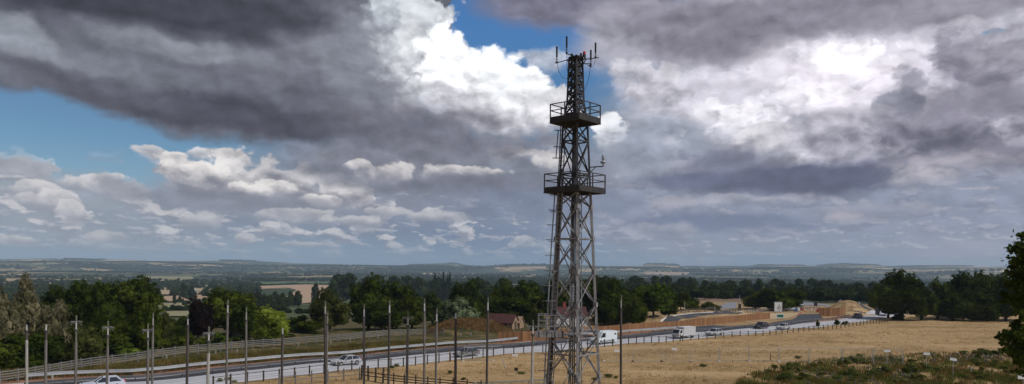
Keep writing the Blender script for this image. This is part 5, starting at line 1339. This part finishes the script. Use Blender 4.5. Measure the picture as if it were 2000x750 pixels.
# poles by the works
def lamp(px, yt, yb, lab, w=.16):
    g = G(px, yb); t = at(px, yt, g.y); org = tuple(g); root = empty('works_mast', org, lab, 'camera mast'); q = MB(); q.tube([g, t], [w, w * .5], 8); q.build('column', M['barrier'], root, org)
    q = MB(); h = (t.z - g.z) * .42; q.box((g.x, g.y, g.z + h / 2 + .3), (.75, .6, h * .85)); q.build('cabinet', M['black'], root, org)
lamp(1444.5, 577, 607, 'pale mast with a dark cabinet at its foot by the old road')
for px, yt, yb, lab in [(1337, 590, 611, 'thin pale pole above the slip road bend'), (1396, 598, 610, 'short pale pole at the end of the old road'), (1834, 603, 621, 'thin pale pole at the foot of the right hand trees')]:
    g = G(px, yb); t = at(px, yt, g.y); q = MB(); q.tube([g, t], .09, 6); tag(q.build('thin_pole', M['pole_pale'], None, tuple(g)), lab, 'pole')

# ------------------------------------------------------------------ vehicles
def paint(name, rgb): return mat(name, rgb, .28, .0, .03, 1, spec=.6)
def vehicle(name, lab, loc, rz, L, W, H, kind, body, cat):
    root = empty(name, loc, lab, cat, rz=rz); o = (0, 0, 0)
    if kind == 'van':
        prof = [(-L / 2, .35), (L / 2 - .05, .35), (L / 2, .6), (L / 2 - .08, 1.0), (L / 2 - .75, 1.28), (L / 2 - 1.45, H - .18), (L / 2 - 1.75, H), (-L / 2 + .1, H), (-L / 2, H - .15)]
        q = MB(); q.prism(prof, -W / 2, W / 2)
        bw = [(L / 2 - .80, 1.30), (L / 2 - 1.40, H - .28)]
        b = q.build('body', body, root)
        g = MB()
        for s in (-1, 1):
            y = s * (W / 2 + .012)
            g.add([(L / 2 - 2.25, y, 1.30), (L / 2 - 1.05, y, 1.30), (L / 2 - 1.50, y, H - .32), (L / 2 - 2.25, y, H - .32)], [(0, 1, 2, 3) if s < 0 else (3, 2, 1, 0)])
            g.add([(-L / 2 + .25, y, H - .75), (-L / 2 + .75, y, H - .75), (-L / 2 + .75, y, H - .45), (-L / 2 + .25, y, H - .45)], [(0, 1, 2, 3) if s < 0 else (3, 2, 1, 0)])
        a0, a1 = bw; n_ = .02
        g.add([(a0[0] + n_, -W / 2 + .12, a0[1] + n_), (a0[0] + n_, W / 2 - .12, a0[1] + n_), (a1[0] + n_, W / 2 - .2, a1[1]), (a1[0] + n_, -W / 2 + .2, a1[1])], [(0, 1, 2, 3)])
        g.build('window', M['glass'], root)
        q = MB(); 
        for s in (-1, 1): q.box((0, s * (W / 2 + .01), .55), (L * .5, .03, .14))
        q.box((L / 2 + .02, 0, .45), (.1, W * .9, .22)); q.box((-L / 2 - .02, 0, .42), (.08, W * .9, .2)); q.build('bumper', M['black'], root)
        q = MB()
        for s in (-1, 1): q.box((L / 2 - 1.15, s * (W / 2 + .14), 1.45), (.1, .22, .3))
        q.build('mirror', M['black'], root)
    else:
        hh = H * .60
        prof = [(-L / 2, .32), (L / 2, .30), (L / 2, hh * .72), (L / 2 - .25, hh * .92), (L * .20, hh + .02), (L * .04, H - .06), (-L * .02, H), (-L * .30, H - .03), (-L * .43, hh + .08), (-L / 2 + .03, hh * .95), (-L / 2, hh * .6)]
        # lower body wide, cabin narrower
        lo = [(-L / 2, .32), (L / 2, .30), (L / 2, hh * .72), (L / 2 - .25, hh * .92), (L * .20, hh + .02), (-L * .43, hh + .08), (-L / 2 + .03, hh * .95), (-L / 2, hh * .6)]
        q = MB(); q.prism(lo, -W / 2, W / 2); q.build('body', body, root)
        cab = [(L * .20, hh), (L * .04, H - .05), (-L * .02, H), (-L * .30, H - .03), (-L * .43, hh + .06)]
        q = MB(); n = len(cab)
        vs = [(x, -W / 2 + .03 + (z - hh) * .28, z) for x, z in cab] + [(x, W / 2 - .03 - (z - hh) * .28, z) for x, z in cab]
        q.add(vs, [tuple(range(n)), tuple(range(2 * n - 1, n - 1, -1))] + [(i, i + n, (i + 1) % n + n, (i + 1) % n) for i in range(n)]); q.build('cabin', M['glass'], root)
        q = MB(); q.box((-L * .145, 0, H + .005), (L * .30, W * .76, .04)); 
        for x0, z0, x1, z1 in ((L * .20, hh, L * .03, H), (-L * .43, hh + .06, -L * .30, H)):
            for s in (-1, 1): q.bar((x0, s * (W / 2 - .04), z0), (x1, s * (W / 2 - .15), z1), .07)
        for s in (-1, 1): q.bar((-L * .12, s * (W / 2 - .03), hh), (-L * .13, s * (W / 2 - .14), H), .08)
        q.build('roof', body, root)
        q = MB()
        for s in (-1, 1): q.box((L * .13, s * (W / 2 + .08), hh + .06), (.12, .18, .12))
        q.build('mirror', body, root)
    wr = .34 if kind != 'van' else .36
    for x in (L * .32, -L * .30):
        for s in (-1, 1):
            y = s * (W / 2 - .1); q = MB(); q.tube([(x, y - .11, wr), (x, y + .115, wr)], wr, 16); w_ = q.build('wheel', M['tyre'], root)
            q = MB(); q.tube([(x, y - .12, wr), (x, y + .125, wr)], wr * .6, 12); q.build('rim', M['rim'], w_)
    for s in (-1, 1):
        q = MB(); q.box((L / 2 - .02, s * (W / 2 - .25), .72 if kind != 'van' else .85), (.1, .3, .16)); q.build('headlight', M['lamp'], root)
        q = MB(); q.box((-L / 2 + .02, s * (W / 2 - .14), .85 if kind != 'van' else 1.1), (.08, .16, .3)); q.build('tail_light', M['red'], root)
    return root
def on_road(px, off, name, lab, L, W, H, kind, body, cat, flip=False):
    s = s_of(px); best = min(np.linspace(s - 25, s + 25, 400), key=lambda k: abs(1000 + F * road(k, off)[0] / road(k, off)[1] - px)); x, y, a = road(best, off)
    return vehicle(name, lab, (x, y, gz(x, y) + .035), a + (math.pi if flip else 0), L, W, H, kind, body, cat)
WHT = paint('white_bodywork', (.68, .76, .80)); BLK = paint('black_bodywork', (.012, .012, .014)); SIL = paint('silver_bodywork', (.42, .43, .45)); PWH = paint('pale_blue_bodywork', (.60, .64, .74)); GRY = paint('grey_bodywork', (.17, .17, .18))
on_road(1180, 2.6, 'van', 'white van driving left on the pale road just right of the mast', 5.4, 2.0, 2.45, 'van', WHT, 'van', True)
on_road(1487, 6.3, 'car', 'black car on the pale road right of the orange fence end', 4.3, 1.8, 1.6, 'car', BLK, 'car', True)
on_road(1675, 5.5, 'car', 'dark car far along the road in front of the straw mound', 4.2, 1.8, 1.45, 'car', BLK, 'car', True)
on_road(203, 3.0, 'car', 'pale blue car at the bottom edge under the fourth pole', 4.6, 1.8, 1.45, 'car', PWH, 'car', True)
on_road(678, 4.6, 'car', 'light silver car on the pale road left of the white tipped pole', 4.3, 1.8, 1.35, 'car', SIL, 'car', True)
on_road(912, 2.2, 'car', 'grey car on the pale road left of the red roofed barn', 4.3, 1.8, 1.4, 'car', GRY, 'car', True)
on_road(1396, 1.8, 'car', 'silver car close behind the white lorry', 4.3, 1.8, 1.45, 'car', SIL, 'car', True)
on_road(1531, 1.6, 'car', 'small silver car behind the roadside fence below the green sign', 4.0, 1.7, 1.4, 'car', SIL, 'car', True)
on_road(1728, 3.0, 'car', 'pale blue car at the far end of the road by the big sign back', 4.2, 1.8, 1.45, 'car', PWH, 'car', True)
M['lorry'] = mat('lorry_white', (.50, .50, .51), .6, 0, .05)
def lorry():
    s = s_of(1352); x, y, a = road(s, 1.9); root = empty('lorry', (x, y, gz(x, y) + .035), 'small white box lorry behind the roadside fence', 'lorry', rz=a + math.pi)
    q = MB(); q.box((-.6, 0, 1.45), (3.9, 2.0, 1.9)); q.build('cargo_box', M['lorry'], root)
    q = MB(); q.prism([(1.4, .4), (2.9, .4), (2.9, 1.15), (2.5, 1.95), (1.4, 1.95)], -.95, .95); q.build('cab', M['lorry'], root)
    q = MB(); q.add([(2.93, -.8, 1.2), (2.93, .8, 1.2), (2.55, .75, 1.88), (2.55, -.75, 1.88)], [(0, 1, 2, 3)])
    for sg in (-1, 1): q.add([(1.8, sg * .965, 1.2), (2.6, sg * .965, 1.2), (2.3, sg * .965, 1.8), (1.8, sg * .965, 1.8)], [(0, 1, 2, 3)])
    q.build('window', M['glass'], root); q = MB(); q.box((0, 0, .42), (5.0, 1.2, .16)); q.build('chassis', M['black'], root)
    for wx_ in (2.0, -1.6):
        for sg in (-1, 1): q = MB(); q.tube([(wx_, sg * .85 - .1, .36), (wx_, sg * .85 + .1, .36)], .36, 14); q.build('wheel', M['tyre'], root)
lorry()
for px, yb, rz, lab in [(1529, 606.5, .3, 'left one of the two white vans parked behind the white sign'), (1540, 607.5, .1, 'right one of the two white vans parked beside the white sign'), (1564, 604.5, 1.2, 'white van parked apart at the right of the dark tree clump')]:
    g = G(px, yb); vehicle('van', lab, tuple(g), rz, 4.6 if px != 1564 else 3.8, 1.9, 1.9, 'van', WHT, 'van')

# ------------------------------------------------------------------ buildings
M['rooftile'] = mat('red_brown_tiles', (.065, .024, .022), .85, 0, .3, 1.2); M['brick'] = mat('pale_brick', (.30, .20, .13), .9, 0, .2, 2); M['render'] = mat('white_render', (.60, .60, .58), .85, 0, .06, 1); M['pane'] = M['glass']
def house(name, lab, px, yb, D, L, W, hw, hr, rz, wall, roof, chim=(), windows=(), cat='house', gable_door=False):
    c = at(px, yb, D); g = gz(c.x, c.y); root = empty(name, (c.x, c.y, g), lab, cat, rz=rz)
    q = MB(); q.add([(-L / 2, -W / 2, 0), (L / 2, -W / 2, 0), (L / 2, W / 2, 0), (-L / 2, W / 2, 0), (-L / 2, -W / 2, hw), (L / 2, -W / 2, hw), (L / 2, W / 2, hw), (-L / 2, W / 2, hw), (-L / 2, 0, hw + hr), (L / 2, 0, hw + hr)],
                     [(0, 1, 5, 4), (2, 3, 7, 6), (1, 2, 6, 9, 5), (3, 0, 4, 8, 7)]); q.build('wall', wall, root)
    q = MB(); o = .25
    for s in (-1, 1):
        vs = [(-L / 2 - o, s * (W / 2 + o), hw - o * hr / (W / 2)), (L / 2 + o, s * (W / 2 + o), hw - o * hr / (W / 2)), (L / 2 + o, 0, hw + hr + .02), (-L / 2 - o, 0, hw + hr + .02)]
        q.add(vs + [(x, y, z + .14) for x, y, z in vs], [(0, 1, 2, 3), (4, 5, 6, 7), (0, 1, 5, 4), (1, 2, 6, 5), (3, 0, 4, 7)])
    rf_ = q.build('roof', roof, root)
    for x in chim: q = MB(); q.box((x, 0, hw + hr + .4), (.7, .6, 1.5)); q.box((x, 0, hw + hr + 1.2), (.8, .7, .12)); q.build('chimney', M['chim'], rf_)
    for (face, u_, z, w, h) in windows:
        q = MB()
        if face == 'front': q.box((u_, -W / 2 - .01, z), (w, .06, h))
        else: q.box((L / 2 + .01, u_, z), (.06, w, h))
        wn = q.build('door' if z < h / 2 + .1 else 'window', M['white'] if z > h / 2 + .1 else M['wood_dark'], root)
        if z > h / 2 + .1:
            q = MB()
            if face == 'front': q.box((u_, -W / 2 - .035, z), (w * .8, .05, h * .8))
            else: q.box((L / 2 + .035, u_, z), (.05, w * .8, h * .8))
            q.build('pane', M['glass'], wn)
M['chim'] = mat('red_chimney_brick', (.28, .06, .05), .9, 0, .2, 3)
house('barn', 'low barn with a dark red tiled roof beyond the orange fence', 982, 655, 180, 6.6, 4.6, 1.7, 1.9, -.35, M['brick'], M['rooftile'], windows=[('front', -1.5, 1.2, .9, .7), ('side', 0, 1.0, 1.5, 2.0), ('front', 1.6, 1.2, .8, .7)], cat='barn')
house('outbuilding', 'small brick lean building right of the red roofed barn', 1010, 655, 182, 2.4, 3.0, 1.5, 1.3, -.35, M['brick'], M['brick'], windows=[('front', 0, .9, .6, .6)], cat='outbuilding')
house('cottage', 'white cottage with red roof and chimney seen through the mast', 1112, 655, 186, 8.0, 5.0, 2.6, 2.0, .15, M['render'], M['rooftile'], chim=(-1.4,), windows=[('front', -2.5, 1.5, .9, 1.0), ('front', 0, 1.5, .9, 1.0), ('front', 2.5, 1.5, .9, 1.0)])
for px, yb, D, L, hw, rz, wl, lab in [(430, 554, 1700, 8, 6, .2, 'render', 'tiny white farmhouse in the vale above the domed tree'), (381, 564, 1350, 7, 5, .1, 'barrier', 'tiny grey shed in the vale left of the domed tree'), (874, 552, 1300, 19, 6, .1, 'barrier', 'long pale grey barn roof in the vale right of the poplars'), (1412, 546, 1900, 42, 7, .1, 'barrier', 'long grey sheds in the vale above the old road'), (1441, 550, 1500, 9, 5, 0, 'render', 'tiny white house in the vale right of the long sheds'), (468, 556, 1600, 8, 4, .3, 'render', 'tiny white building in the vale right of the farmhouse'), (668, 535, 4200, 24, 18, 0, 'render', 'tiny pale silo far in the vale above the great tree'), (895, 525, 7300, 45, 12, 0, 'render', 'tiny pale building on the slope below the conical hill')]:
    house('far_building', lab, px, yb, D, L, L * .45, hw * .55, hw * .45, rz, M[wl], M['barrier' if wl == 'barrier' else 'rooftile'] if px not in (430, 1441, 895) else M['render'], windows=[('front', -L * .25, hw * .3, L * .12, hw * .25), ('front', L * .25, hw * .3, L * .12, hw * .25)], cat='building')

# ------------------------------------------------------------------ haze
hz = MB(); hz.box((0, 3500, 50), (26000, 25500, 340)); m = bpy.data.materials.new('haze'); m.use_nodes = True; T = NT(m.node_tree); T.n.clear()
vol = T.new('ShaderNodeVolumePrincipled'); vol.inputs['Color'].default_value = (.64, .82, 1, 1); vol.inputs['Density'].default_value = 8.0e-5; vol.inputs['Anisotropy'].default_value = 0
o_ = T.new('ShaderNodeOutputMaterial'); T.l.new(vol.outputs[0], o_.inputs['Volume']); tag(hz.build('haze', m), kind='stuff')
SC.cycles.max_bounces = 4; SC.cycles.diffuse_bounces = 2; SC.cycles.glossy_bounces = 2; SC.cycles.transmission_bounces = 2; SC.cycles.volume_bounces = 0; SC.cycles.transparent_max_bounces = 4
SC.cycles.use_adaptive_sampling = True; SC.cycles.adaptive_threshold = .02
SC.cycles.use_denoising = True
